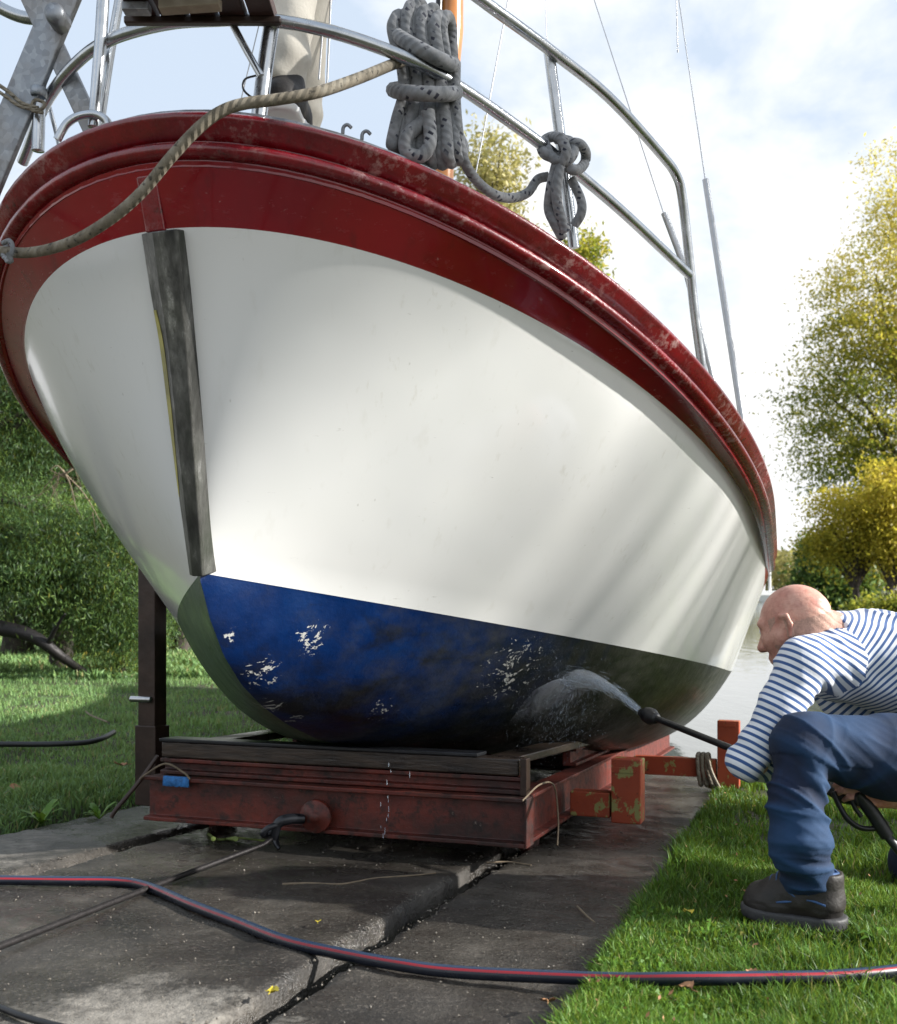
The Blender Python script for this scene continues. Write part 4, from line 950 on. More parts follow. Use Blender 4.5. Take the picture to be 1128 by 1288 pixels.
    a = ankR.copy(); a[2] = gz+.02; shoe(a+np.array((.07, .03, .06)), a+np.array((-.16, .0, -.015)))
    return root, dict(grip=(wrR, knR, gdir), A=A)
man, mi_ = make_man()

def make_lance():
    A = lambda x, y, Y: at(x, y, Y)
    noz = A(806, 896, 3.48).copy(); b = A(1056, 996, 2.66); d = (b-noz).normalized()
    root = empty('pressure_washer', A(1075, 1040, 2.6), 'black pressure washer gun and lance held by the crouching man', 'pressure washer')
    m = MB(); m.tube([noz+d*.07, b], .0105, 12); m.build('lance', [M['plastic']], root)
    m = MB(); m.lathe(noz, tuple(d), [(0, -.004), (.010, -.004), (.014, .004), (.0165, .018), (.024, .030), (.027, .048), (.027, .062), (.021, .070), (.018, .086), (.012, .095), (0, .095)], 18); m.build('nozzle', [M['plastic']], root)
    g0 = b-d*.06; m = MB()
    m.tube([g0, b+d*.02, A(1085, 1004, 2.60)], [.017, .026, .028, .024], 14, flat=.9)
    m.build('gun_body', [M['plastic']], root)
    m = MB(); m.tube(smooth_path([A(1078, 998, 2.605), A(1092, 1015, 2.60), A(1106, 1036, 2.595), A(1116, 1052, 2.59)], 5), [.018, .017, .017, .016], 12); m.build('handle', [M['plastic']], root)
    m = MB(); m.tube(smooth_path([A(1048, 996, 2.62), A(1055, 1012, 2.61), A(1066, 1030, 2.60), A(1082, 1041, 2.60), A(1102, 1042, 2.60), A(1110, 1040, 2.595)], 6), .0085, 10, flat=.8); m.build('trigger_guard', [M['plastic']], root)
    m = MB(); m.tube(smooth_path([A(1071, 1003, 2.60), A(1074, 1014, 2.60), A(1083, 1027, 2.598)], 5), .0055, 8); m.build('trigger', [M['plastic']], root)
    m = MB(); m.tube(smooth_path([A(1112, 1046, 2.59), A(1124, 1062, 2.58), A(1142, 1085, 2.57), A(1175, 1130, 2.56), A(1230, 1168, 2.56), A(1300, 1176, 2.57)], 6), .0105, 10); m.build('supply_hose', [M['plastic']], root)
    return root, noz, d
lance, NOZ, LD = make_lance()

# ------------------------------------------------------------------ water thrown on the hull
def make_spray():
    from mathutils.bvhtree import BVHTree
    hull = next(o for o in boat.children if o.name.startswith('hull')); off = root_loc(hull); me = hull.data
    bv = BVHTree.FromPolygons([v.co+off for v in me.vertices], [tuple(p.vertices) for p in me.polygons]); cam = Vector((0, 0, H_))
    def hit(px, py):
        h = bv.ray_cast(cam, (at(px, py, 1)-cam).normalized()); return (h[0], h[1]) if h[0] else (at(px, py, 4.2), Vector((0, -1, 0)))
    tgt = [hit(x, y) for x, y in ((704, 848), (692, 862), (678, 880), (668, 898), (664, 915), (668, 930))]
    rng = random.Random(5)
    # the jet: a thin curved fan of water in the air, swept from nozzle to where it meets the hull
    V = []; F = []; n = 26; th = [0, .35, .7, 1.0]
    base = NOZ.copy()
    root = tag(bpy.data.objects.new('water_spray', None), 'white fan of water spraying from the lance nozzle onto the dark bottom of the hull', 'water spray'); root['kind'] = 'stuff'; COL.objects.link(root); root.location = base
    p1, nrm = tgt[0]; q1 = p1+nrm*.02
    path = [base.lerp(q1, i/n)+Vector((0, 0, .035))*math.sin(math.pi*(i/n)) for i in range(n+1)]
    m = MB(); m.tube(path, [.003, .006, .010, .015, .021, .028, .033, .026, .006], 14); m.build('jet', [M['jet']], root)
    # mist thrown down the planking: a closed slab lying 1-6 cm off the hull
    gx = [(640+ (806-640)*i/16) for i in range(17)]; top = np.interp(gx, [640, 668, 690, 706, 730, 770, 806], [905, 868, 856, 851, 858, 882, 898]); bot = np.interp(gx, [640, 668, 700, 740, 780, 806], [935, 950, 945, 930, 912, 902])
    ny = 10; V = []
    for lay in (.006, .11):
        for i, x in enumerate(gx):
            for j in range(ny):
                y = top[i]+(bot[i]-top[i])*j/(ny-1); p, nn = hit(x, y); e = min(i, 16-i)/4.0; e2 = min(j, ny-1-j)/2.5
                V.append(p+nn*(lay if lay < .01 else .008+lay*min(1, e, max(.1, e2)) + .004*rng.random()))
    k = 17*ny; F = []
    for i in range(16):
        for j in range(ny-1):
            a = i*ny+j; F.append((a, a+1, a+ny+1, a+ny)); F.append((k+a, k+a+ny, k+a+ny+1, k+a+1))
    for i in range(16):
        for j in (0, ny-1): a = i*ny+j; F.append((a, a+ny, k+a+ny, k+a))
    for j in range(ny-1):
        for i in (0, 16): a = i*ny+j; F.append((a, k+a, k+a+1, a+1))
    np_mesh('mist', np.array([tuple(v) for v in V]), np.array(F), M['mist'], root)
    # droplets and streaks
    V = []; F = []
    def drop(c, d, r, l):
        o = len(V); d = d.normalized(); u = d.orthogonal().normalized(); w = d.cross(u)
        V.extend([c-d*l, c+u*r, c+w*r, c-u*r, c-w*r, c+d*l]); F.extend([(o, o+2, o+1), (o, o+3, o+2), (o, o+4, o+3), (o, o+1, o+4), (o+5, o+1, o+2), (o+5, o+2, o+3), (o+5, o+3, o+4), (o+5, o+4, o+1)])
    for _ in range(1500):
        u = rng.random(); i = int(u*n); p = path[i]+Vector((rng.gauss(0, 1), rng.gauss(0, 1), rng.gauss(0, 1)))*(.003+.016*u); drop(p, path[min(i+1, n)]-path[max(i-1, 0)], .0003+.0005*rng.random(), .006+.012*rng.random())
    for _ in range(500):
        a = rng.random()**1.6; x = 704-a*rng.uniform(10, 60)+rng.gauss(0, 5)+rng.random()**2*40; y = 850+a*95+rng.gauss(0, 4); p, nn = hit(x, y)
        if p: drop(p+nn*(.004+.05*rng.random()**2), Vector((-.35, 0, -1))+Vector((rng.gauss(0, .2), rng.gauss(0, .2), 0)), .0002+.0005*rng.random(), .003+.010*rng.random())
    for _ in range(1600):
        a = rng.random(); x = 700+rng.gauss(-14, 34); y = 872+rng.gauss(0, 34); p, nn = hit(x, y); drop(p+nn*(.02+.16*rng.random()**1.5), Vector((rng.gauss(-.3, .5), rng.gauss(0, .5), rng.gauss(-.4, .5)))+nn*.4, .00018+.0004*rng.random()**2, .001+.004*rng.random())
    np_mesh('droplets', np.array([tuple(v) for v in V]), np.array(F), M['drop'], root, smooth=False)
    # drips under the hull
    m = MB()
    for x, ys in ((486, (962, 985, 1003, 1018, 1031, 1046)), (490, (970, 1008, 1026)), (481, (1012, 1040, 1052)), (518, (975, 1000))):
        for y in ys:
            c = at(x+rng.uniform(-3, 3), y, 3.36); l = rng.uniform(.003, .011); m.lathe(c, (0, 0, 1), [(0, -l), (.0013, -l*.6), (.0016, 0), (.0008, l), (0, l*1.5)], 7)
    o = m.local('water_drips', [M['drop']], 'clear water drops falling from the blue bottom past the cradle', 'water drops'); o['kind'] = 'stuff'
make_spray()

# ------------------------------------------------------------------ man standing on the foredeck
def make_deckhand():
    fx = at(356, 146, 2.60); z0 = fx.z-.003; X, Y = fx.x, fx.y
    root = empty('person', Vector((X+.03, Y+.1, z0)), 'person in cream trousers and dark shoes standing on the foredeck at the rail', 'person')
    p = lambda x, y, z: np.array((X+x, Y+y, z0+z))
    an = [p(.0, .04, .10), p(-.015, .40, .10)]; kn = [p(.03, .08, .50), p(.02, .30, .50)]; hp = [p(.08, .10, .92), p(.12, .26, .92)]
    ch = p(.10, .17, 1.33); sh = [p(-.06, .10, 1.42), p(.26, .26, 1.42)]; el = [p(-.10, -.02, 1.15), p(.34, .40, 1.15)]; wr = [p(-.10, .20, .98), p(.30, .55, .98)]; hc = p(.08, .20, 1.66)
    fw = np.array((.10, .99, 0)); fw /= np.linalg.norm(fw)
    lo, hi = p(-.32, -.45, -.02), p(.55, .52, 1.82)
    S = SDF(lo, hi, .0075); head(S, hc, tuple(fw+np.array((0, 0, -.25))), (0, 0, 1)); S.chain([hc-np.array((0, 0, .04)), ch+np.array((0, 0, .10)), ch], [.052, .055, .10], .03)
    S.chain([ch, (hp[0]+hp[1])/2], [.115, .105], .05); S.chain([hp[0], hp[1]], [.09, .09], .05)
    for i in (0, 1):
        S.chain([ch+np.array((0, 0, .06)), sh[i], el[i], wr[i]], [.07, .05, .038, .026], .02); S.chain([hp[i], kn[i], an[i]], [.08, .05, .035], .03); 
        grip_hand(S, wr[i], wr[i]+fw*.075-np.array((0, 0, .03)), (.9, -.25, .1), 1)
    V, F = S.mesh(); V = relax(V, F, 1); body = place('body', V, F, M['skin'], root)
    S = SDF(lo, hi, .0075)
    S.ell(hc-fw*.012+np.array((0, 0, .03)), axes(tuple(fw), (0, 0, 1)), (.100, .083, .095), .01); S.halfspace(hc+fw*.05, tuple(fw-np.array((0, 0, .75))), hc-.2, hc+.2)
    V, F = S.mesh(); place('hair', V, F, M['hair'], root)
    S = SDF(lo, hi, .0075); S.chain([ch+np.array((0, 0, .04)), (hp[0]+hp[1])/2+np.array((0, 0, .02))], [.145, .135], .05); S.cone(ch+np.array((0, 0, .05)), ch+np.array((0, 0, .12)), .10, .065, .03)
    for i in (0, 1): S.chain([ch+np.array((0, 0, .05)), sh[i], el[i], wr[i]], [.09, .065, .052, .04], .03)
    V, F = S.mesh(); V = relax(V, F, 1); N = vnormals(V, F); place('sweater', V+N*(vnoise(V[:, 0]*12, V[:, 1]*12, V[:, 2]*16)*.005)[:, None], F, M['sweater'], root)
    S = SDF(lo, hi, .0068); S.chain([hp[0], hp[1]], [.115, .115], .05); S.cone((hp[0]+hp[1])/2, (hp[0]+hp[1])/2+np.array((0, 0, .12)), .12, .125, .04)
    for i in (0, 1): S.chain([hp[i], kn[i], an[i]+np.array((0, 0, .02))], [.105, .066, .056], .03)
    c = an[0]+np.array((0, 0, -.01)); S.halfspace(c, (0, 0, -1), lo, hi-np.array((0, 0, 1.5)))
    V, F = S.mesh(); V = relax(V, F, 1); N = vnormals(V, F)
    fo = np.sin(V[:, 2]*60+V[:, 0]*40+2.5*vnoise(V[:, 0]*9, V[:, 1]*9, V[:, 2]*9))*.004*np.exp(-((V[:, 2]-z0-.13)/.14)**2)+vnoise(V[:, 0]*16, V[:, 1]*16, V[:, 2]*9)*.006
    place('trousers', V+N*fo[:, None], F, M['cream'], root)
    for i in (0, 1):
        h = an[i].copy(); h[2] = z0; S = SDF(h-.23, h+np.array((.23, .23, .18)), .006); S.halfspace
        S.chain([h-fw*.04+np.array((0, 0, .045)), h+fw*.06+np.array((0, 0, .045)), h+fw*.15+np.array((0, 0, .035))], [.046, .047, .038], .02); S.cone(h+np.array((0, 0, .06)), h+np.array((0, 0, .12)), .050, .046, .02); S.cone(h+np.array((0, 0, .07)), h+fw*.09+np.array((0, 0, .05)), .042, .035, .02)
        S.halfspace(h+np.array((0, 0, .02)), (0, 0, -1), h-.2, h+.2); V, F = S.mesh(); so = place('shoe', relax(V, F, 1), F, M['shoe'], root)
        S = SDF(h-.23, h+np.array((.23, .23, .05)), .006); S.chain([h-fw*.04+np.array((0, 0, .02)), h+fw*.06+np.array((0, 0, .02)), h+fw*.15+np.array((0, 0, .02))], [.045, .043, .039], .02)
        S.halfspace(h+np.array((0, 0, .024)), (0, 0, 1), h-.2, h+.2); S.halfspace(h+np.array((0, 0, .002)), (0, 0, -1), h-.2, h+.2); V, F = S.mesh(); place('sole', relax(V, F, 1), F, M['boatwhite'], so)
make_deckhand()

# ------------------------------------------------------------------ ground, slipway, lake
WATER_Z = -.47
def terrain(X, Y):
    t, b = tb(X, Y); base = -SL*(3.19+t); lake = np.maximum(base, -1.6)
    zl = np.maximum(base, -.30+.02*fbm(X*.15, Y*.15)); wl = sstep(-1.08, -2.4, b)
    wr = sstep(0, 1.2, X-(.335*np.maximum(Y, 0)+.10)); wr = np.where(Y < 5.6, 1, np.maximum(wr, sstep(6.3, 5.6, Y)))
    zr = lake*(1-wr)+np.maximum(base, -.40)*wr
    z = np.where(b < 0, lake*(1-wl)+zl*wl, np.where(b > .9, zr, lake))
    far = sstep(185, 215, Y)*sstep(.05, .12, X/np.maximum(Y, 1)); z = z*(1-far)+(-.2+2*sstep(215, 500, Y))*far
    bump = (.016*fbm(X*2.1, Y*2.1)+.006*fbm(X*9, Y*9))*np.where(b < -1.1, sstep(-1.1, -1.5, b), sstep(1.03, 1.3, b))
    slab = sstep(-1.22, -1.10, b)*sstep(1.10, 1.0, b)
    return z+bump-.075*slab+.012*(1-slab)
def geo(a, b, n): return a*np.exp(np.linspace(0, math.log(b/a), n))
xs = np.r_[-geo(3.2, 700, 45)[::-1], np.linspace(-3.14, 3.14, 120), geo(3.2, 700, 45)]
ys = np.r_[np.linspace(-8, -.3, 24), np.linspace(-.2, 9, 180), geo(9.1, 900, 70)]
XX, YY = np.meshgrid(xs, ys, indexing='ij'); ZZ = terrain(XX, YY)
def gridF(n, m): i, j = np.meshgrid(np.arange(n-1), np.arange(m-1), indexing='ij'); a = (i*m+j).ravel(); return np.stack([a, a+m, a+m+1, a+1], 1)
tag(np_mesh('ground', np.stack([XX.ravel(), YY.ravel(), ZZ.ravel()], 1), gridF(len(xs), len(ys)), M['soil']), kind='structure')
wx = np.r_[-geo(3, 800, 14)[::-1], 0, geo(3, 800, 14)]; wy = geo(5.4, 1000, 30); WX, WY = np.meshgrid(wx, wy, indexing='ij')
tag(np_mesh('water', np.stack([WX.ravel(), WY.ravel(), np.full(WX.size, WATER_Z)], 1), gridF(len(wx), len(wy)), M['water']), kind='structure')

def slab(b0, b1, seed, name='slipway'):
    t = np.r_[np.linspace(-5.5, -2.6, 30), np.linspace(-2.57, 1.2, 170), np.linspace(1.25, 9, 60)]; nb = max(12, int((b1-b0)/.022)); u = np.linspace(0, 1, nb); u = .5-.5*np.cos(np.pi*(.15+.7*u)); u = (u-u[0])/(u[-1]-u[0])
    TT, UU = np.meshgrid(t, u, indexing='ij')
    e0 = b0 + .003*fbm(TT*4+seed, TT*0+seed) + .003*fbm(TT*24, TT*0+seed); e1 = b1 + .003*fbm(TT*4+seed+9, TT*0) + .003*fbm(TT*22, TT*0+seed+4)
    BB = e0+(e1-e0)*UU; edge = np.minimum(BB-e0, e1-BB)
    z = -SL*(3.19+TT) + .005*fbm(TT*2.5, BB*2.5) + .0022*fbm(TT*14, BB*14, o=4) + .0011*fbm(TT*50, BB*50, o=2) - .012*np.exp(-edge/.007)*(1+.8*fbm(TT*20, BB*8+seed)) - .007*sstep(.45, .9, fbm(TT*6+seed, BB*1.5))*np.exp(-edge/.03)
    Pt = np.stack([O[0]+TT*D[0]+BB*P[0], O[1]+TT*D[1]+BB*P[1], z], -1); n, m = TT.shape
    # side skirts
    low0 = Pt[:, :1].copy(); low0[..., 2] -= .07; low1 = Pt[:, -1:].copy(); low1[..., 2] -= .07
    Pt = np.concatenate([low0, Pt, low1], 1); dry = .62*np.exp(-(((TT+1.72)/.30)**2+((BB-.40)/.24)**2)) if name != 'left' else TT*0
    if seed == 1: dry = .40*np.exp(-(((TT+.55)/.8)**2+((BB+.95)/.28)**2))
    if seed == 3: dry = .55*np.exp(-(((TT+1.72)/.20)**2+((BB-.62)/.06)**2))
    dry = np.concatenate([dry[:, :1]*0, dry, dry[:, :1]*0], 1)
    o = np_mesh('slipway', Pt.reshape(-1, 3), gridF(n, m+2)[:, ::-1], M['concrete'], None, {'dry': dry.ravel()}); return tag(o, kind='structure')
slab(-1.12, -.652, 1); slab(-.582, .506, 2); slab(.584, 1.06, 3)

def leaves_mesh(C, size, var, seed, droop=0., aspect=.5):
    r = np.random.default_rng(seed); n = len(C); d = r.standard_normal((n, 3)); d[:, 2] -= droop*2; d /= np.linalg.norm(d, axis=1, keepdims=True); e = r.standard_normal((n, 3)); e -= d*(e*d).sum(1, keepdims=True); e /= np.linalg.norm(e, axis=1, keepdims=True)
    s = (size*r.uniform(.6, 1.3, n))[:, None]
    V = np.stack([C-d*s, C+e*s*aspect, C+d*s, C-e*s*aspect], 1); return V.reshape(-1, 3), (np.arange(n)*4)[:, None]+np.arange(4), np.repeat(var, 4)
# loose grit and crumbs lying on the slabs
def grit(n, seed):
    r = np.random.default_rng(seed); t = -2.9+4.2*r.random(n)**.8; b = r.uniform(-1.1, 1.05, n); near = r.random(n) < .45
    b = np.where(near, r.choice([-.62, .548], n)+r.standard_normal(n)*.035, b); sz = .0008+.0030*r.random(n)**4+np.where(near, .0008*r.random(n), 0)
    X = O[0]+t*D[0]+b*P[0]; Y = O[1]+t*D[1]+b*P[1]; gap = ((b > -.645) & (b < -.588)) | ((b > .512) & (b < .580)); Z = -SL*(3.19+t)+np.where(gap, -.062, .001)
    oc = np.array([(1, 0, 0), (0, 1, 0), (-1, 0, 0), (0, -1, 0), (0, 0, .8), (0, 0, -.8)], float); V = oc[None]*sz[:, None, None]*r.uniform(.6, 1.4, (n, 6, 3)); a = r.uniform(0, 6.28, n); c, s_ = np.cos(a)[:, None], np.sin(a)[:, None]
    V = np.stack([V[..., 0]*c-V[..., 1]*s_, V[..., 0]*s_+V[..., 1]*c, V[..., 2]], -1)+np.stack([X, Y, Z], 1)[:, None]
    F = (np.arange(n)*6)[:, None, None]+np.array([(4, 0, 1), (4, 1, 2), (4, 2, 3), (4, 3, 0), (5, 1, 0), (5, 2, 1), (5, 3, 2), (5, 0, 3)])
    o = np_mesh('grit', V.reshape(-1, 3), F.reshape(-1, 3), simple('grit', (.12, .105, .085), .6, 0, .8, 200, 0), None, None, False); tag(o, 'loose grit and crumbs scattered over the wet concrete', 'grit', kind='stuff')
grit(9000, 77)
# ------------------------------------------------------------------ grass
def blades(name, X, Y, hmin, hmax, wd, mat, label, seed, lean=.7, clump=None):
    r = np.random.default_rng(seed); n = len(X); Z = terrain(X, Y)-.006; a = r.uniform(0, 2*np.pi, n); h = r.uniform(hmin, hmax, n)*(.75+.5*sstep(-.6, .8, fbm(X*3, Y*3)))
    la = r.uniform(0, 2*np.pi, n); ln = h*lean*r.uniform(.15, 1.1, n); w = wd*r.uniform(.6, 1.3, n)
    dx, dy = np.cos(a)*w, np.sin(a)*w; lx, ly = np.cos(la)*ln, np.sin(la)*ln
    V = np.empty((n, 5, 3)); 
    V[:, 0] = np.stack([X-dx, Y-dy, Z], 1); V[:, 1] = np.stack([X+dx, Y+dy, Z], 1)
    V[:, 2] = np.stack([X+dx*.7+lx*.35, Y+dy*.7+ly*.35, Z+h*.6], 1); V[:, 3] = np.stack([X-dx*.7+lx*.35, Y-dy*.7+ly*.35, Z+h*.6], 1)
    V[:, 4] = np.stack([X+lx, Y+ly, Z+h*(1-.25*ln/h)], 1)
    k = (np.arange(n)*5)[:, None]; Q = k+np.array([0, 1, 2, 3]); T = k+np.array([3, 2, 4])
    var = np.clip(.42+.22*r.standard_normal(n)+.25*fbm(X*1.6, Y*1.6), 0, 1); var = np.where(r.random(n) < .035, .98+.02*r.random(n), np.minimum(var, .95))
    o = np_mesh(name, V.reshape(-1, 3), [Q, T], M[mat], None, {'var': np.repeat(var, 5)}, False); tag(o, label, 'grass', kind='stuff'); return o
def right_lawn(n, y0, y1, seed):
    r = np.random.default_rng(seed); Y = y0+(y1-y0)*r.random(n)**1.25; X = Y*r.uniform(.04, .55, n); t, b = tb(X, Y)
    edge = 1.05+.07*fbm(t*2.2, t*0+3)+.03*fbm(t*9, t*0); bare = fbm(X*2.3+4, Y*2.3+1)
    keep = (b > edge+r.exponential(.015, n)) & (terrain(X, Y) > WATER_Z+.03) & ((bare < .36) | (r.random(n) < .22))
    g0, g1 = G(1050, 1186), G(938, 1172)
    for i in range(9): q = g0.lerp(g1, i/8); keep &= ((X-q.x)**2+(Y-q.y-.0)**2 > .062**2) | (r.random(n) < .10)
    for cx, cy, rx in ((1010, 1095, .16), (1105, 1040, .16), (1095, 1270, .15), (1060, 1212, .10), (960, 1110, .10), (880, 1120, .08), (1000, 1060, .14)):
        g = G(cx, cy); keep &= ((X-g.x)**2+(Y-g.y)**2 > rx**2*(.6+.8*r.random(n))) | (r.random(n) < .25)
    return X[keep], Y[keep]
X, Y = right_lawn(170000, 1.55, 3.4, 1); blades('grass', X, Y, .018, .066, .0021, 'grass', 'bright green grass on the right of the slipway around the crouching man', 2)
X, Y = right_lawn(60000, 3.2, 6.6, 3)
blades('grass', X, Y, .03, .07, .0034, 'grass', 'sunlit grass verge between the slipway and the lake', 4)
r = np.random.default_rng(55); n = 45000; Y = 1.4+5.0*r.random(n)**1.2; X = Y*r.uniform(.52, 1.15, n); k = terrain(X, Y) > WATER_Z+.03
blades('grass', X[k], Y[k], .025, .07, .0045, 'grass', 'grass further along the right verge behind the crouching man', 56)
r = np.random.default_rng(5); n = 170000; Y = 3.0+12*r.random(n)**1.7; X = -Y*r.uniform(-.16, .50, n); t, b = tb(X, Y); edge = -1.10+.07*fbm(t*2, t*0+7)+.03*fbm(t*8, t*0+2)
k = (b < edge-r.exponential(.02, n)) & ((fbm(X*1.5, Y*1.5) < .62) | (r.random(n) < .4)); X, Y = X[k], Y[k]
blades('grass', X, Y, .025, .065, .0042, 'lawn', 'green lawn on the left side of the slipway', 6)
r = np.random.default_rng(8); n = 60000; Y = 11+30*r.random(n)**1.5; X = -Y*r.uniform(-.05, .45, n); t, b = tb(X, Y); k = b < -1.6; X, Y = X[k], Y[k]
blades('grass', X, Y, .05, .12, .016, 'lawn', 'pale lawn seen under the starboard bow', 9)
r = np.random.default_rng(90); X, Y = right_lawn(9000, 1.6, 3.4, 91); k_ = fbm(X*1.7+9, Y*1.7) > .05; X, Y = X[k_], Y[k_]
C_ = np.stack([X, Y, terrain(X, Y)+r.uniform(.006, .03, len(X))], 1); C_ = np.repeat(C_, 3, 0)+r.standard_normal((len(X)*3, 3))*np.array([.006, .006, .002])
V, F, va = leaves_mesh(C_, .0065, np.clip(.5+.2*r.standard_normal(len(C_)), 0, 1), 92, 0, .75); tag(np_mesh('clover', V, F, M['grass'], None, {'var': va}, False), 'low clover leaves growing through the grass on the right', 'clover', kind='stuff')
X, Y = right_lawn(900, 1.6, 5.0, 95); X, Y = X[:170], Y[:170]; r = np.random.default_rng(96)
C_ = np.stack([X, Y, terrain(X, Y)+r.uniform(.02, .05, len(X))], 1); V, F, va = leaves_mesh(C_, .0058, r.uniform(.9, 1.0, len(C_)), 97, 0, .42); tag(np_mesh('leaf_litter', V, F, M['leafy brown'], None, {'var': va}, False), 'small dead leaves scattered through the grass on the right', 'leaf litter', kind='stuff')
# broad leaved weeds by the slab
def tuft(px, py, n, s, seed, label):
    g = G(px, py); r = random.Random(seed); V = []; F = []
    for i in range(n):
        a = r.uniform(0, 6.28); l = s*r.uniform(.6, 1.1); w = l*.16; d = Vector((math.cos(a), math.sin(a), 0)); sd = Vector((-d.y, d.x, 0)); h = l*r.uniform(.4, .9); o = len(V)
        for u, ww, zz_ in ((0, .3, 0), (.4, 1, .75), (.75, .8, 1.0), (1.0, .05, .85)):
            c = g+d*l*u+Vector((0, 0, h*zz_)); V += [c-sd*w*ww, c+sd*w*ww]
        for k in range(3): F.append((o+2*k, o+2*k+1, o+2*k+3, o+2*k+2))
    o = np_mesh('weed', np.array([tuple(v-g) for v in V]), np.array(F), M['grass'], None, {'var': np.random.default_rng(seed).uniform(.3, .9, len(V))}); o.location = g; tag(o, label, 'weed')
tuft(52, 1036, 14, .085, 1, 'leafy weed tuft on the concrete edge at the far left'); tuft(125, 1030, 12, .075, 2, 'leafy weed tuft on the grass edge left of the cradle beam'); tuft(1118, 1205, 12, .07, 3, 'broad leaved weed in the grass behind the shoe heel')
tuft(1085, 1262, 12, .06, 4, 'broad leaved weed in the bare patch below the red striped hose')

# ------------------------------------------------------------------ trees
def tree(name, label, base, blobs, nclus, per, size, mat, trunk, seed, var0=.5, topvar=0., spread=.35, droop=0., aspect=.5, group=None, forks=None, shell=.35, cat='tree', limbs=True, cvar=.16):
    """blobs: (dx,dy,z,rx,ry,rz,weight) crown masses relative to the base"""
    r = np.random.default_rng(seed); base = Vector(base); root = empty(name, base, label, cat, group)
    Bl = np.array(blobs, float); wts = Bl[:, 6]/Bl[:, 6].sum(); cen = []
    for i in r.choice(len(Bl), nclus, p=wts):
        q = r.standard_normal(3); q /= np.linalg.norm(q); cen.append(Bl[i, :3]+q*Bl[i, 3:6]*(r.random()**shell))
    cen = np.array(cen); cv = np.clip(var0+cvar*r.standard_normal(nclus)+topvar*(cen[:, 2]-cen[:, 2].mean())/max(.1, np.ptp(cen[:, 2])), 0, 1)
    C = []; var = []
    for c, v in zip(cen, cv):
        m = int(per*r.uniform(.5, 1.5)); q = r.standard_normal((m, 3))*spread*r.uniform(.6, 1.3)
        if droop: q[:, 2] = -np.abs(q[:, 2])*1.6*droop+q[:, 2]*(1-droop); 
        C.append(c+q); var.append(np.clip(v+.13*r.standard_normal(m), 0, 1))
    V, F, va = leaves_mesh(np.vstack(C), size, np.concatenate(var), seed+1, droop, aspect)
    np_mesh('crown', V+np.array(base), F, M[mat], root, {'var': va}, False)
    m = MB(); rr = random.Random(seed); tr, th = trunk
    top = base+Vector((rr.uniform(-.2, .2)*tr*4, 0, th)); m.tube(smooth_path([base-Vector((0, 0, .2)), base+Vector((tr*.3, 0, th*.35)), base+Vector((-tr*.3, 0, th*.7)), top], 5), [tr*1.25, tr, tr*.85, tr*.8], 10)
    if limbs:
        for i in range(min(34, nclus)):
            c = base+Vector(cen[i]); st = base.lerp(top, rr.uniform(.7, 1)); mid = st.lerp(c, .5)+Vector((rr.uniform(-.1, .1), rr.uniform(-.1, .1), .12*(c-st).length)); m.tube(smooth_path([st, mid, c], 4), [tr*.42, tr*.22, tr*.06], 6)
    m.build('trunk', [M['bark']], root); return root
Zl, Zr = -.30, -.40
gr = 'dark trees at the left behind the lawn'
def lt(px, Y, label, blobs, *a, **k): p = at(px, 745, Y); return tree('bushy_tree', label, (p.x, Y, Zl), blobs, *a, group=gr, **k)
dk = dict(mat='dark', droop=.70, aspect=.13, spread=.17, shell=.6, cvar=.26)
lt(-40, 11.5, 'dark feathery tree at the left edge of the photo, tall behind the lawn', [(0, 0, 3.3, 1.3, 1.0, 1.5, 3), (.5, 0, 1.5, 1.1, .9, .9, 2), (-.8, 0, 1.8, 1.0, .9, 1.1, 2)], 520, 330, .031, trunk=(.13, 2.4), seed=21, var0=.34, **dk)
lt(75, 12.6, 'dark feathery tree with drooping twigs close to the starboard bow', [(0, 0, 3.2, 1.1, 1.0, 1.4, 3), (.35, -.3, 1.4, .8, .7, .85, 2)], 480, 330, .031, trunk=(.12, 2.2), seed=22, var0=.42, **dk)
lt(150, 11.6, 'low green bush by the tall steel upright', [(0, 0, .75, .48, .4, .65, 2), (-.2, 0, 1.5, .6, .5, .55, 2)], 230, 300, .028, trunk=(.05, .9), seed=23, var0=.42, **dk)
lt(225, 16.0, 'dark tree hidden mostly behind the bow', [(0, 0, 2.9, 1.1, 1.2, 1.5, 3), (-.9, 0, 1.5, .8, 1, 1.0, 2)], 320, 200, .05, trunk=(.14, 2.3), seed=24, var0=.45, **dk)
lt(20, 15.5, 'dense dark tree furthest back in the gap at the left', [(0, 0, 2.6, 2.6, 1.0, 2.3, 3), (1.2, 0, 1.2, 1.6, .8, 1.1, 2)], 420, 220, .06, trunk=(.2, 2), seed=25, var0=.22, **dk)
m = MB(); m.tube(smooth_path([at(-70, 778, 11.2), at(-10, 788, 11.0), at(40, 800, 10.9), at(80, 828, 11.0), at(125, 858, 11.6)], 6), [.10, .085, .07, .05, .03], 10)
m.tube(smooth_path([at(60, 812, 10.9), at(70, 790, 10.8), at(82, 772, 10.7)], 4), [.03, .02, .01], 8)
m.local('leaning_log', [M['cable']], 'dark leaning log lying low under the dark trees at the left', 'log')
def bare_twigs(px, py, Y, seed):
    r = random.Random(seed); m = MB(); b = at(px, py, Y)
    for i in range(9):
        d = Vector((r.uniform(-.5, .35), r.uniform(-.2, .2), r.uniform(-.55, .25))); m.tube(smooth_path([b, b+d*.5+Vector((0, 0, .06)), b+d], 4), [.009, .006, .002], 5)
        for k in range(3): q = b+d*r.uniform(.4, .9); m.tube([q, q+Vector((r.uniform(-.2, .2), 0, r.uniform(-.25, .05)))], [.004, .0015], 4)
    m.local('bare_branch', [M['twig']], 'pale bare branch hanging in front of the dark trees', 'branch')
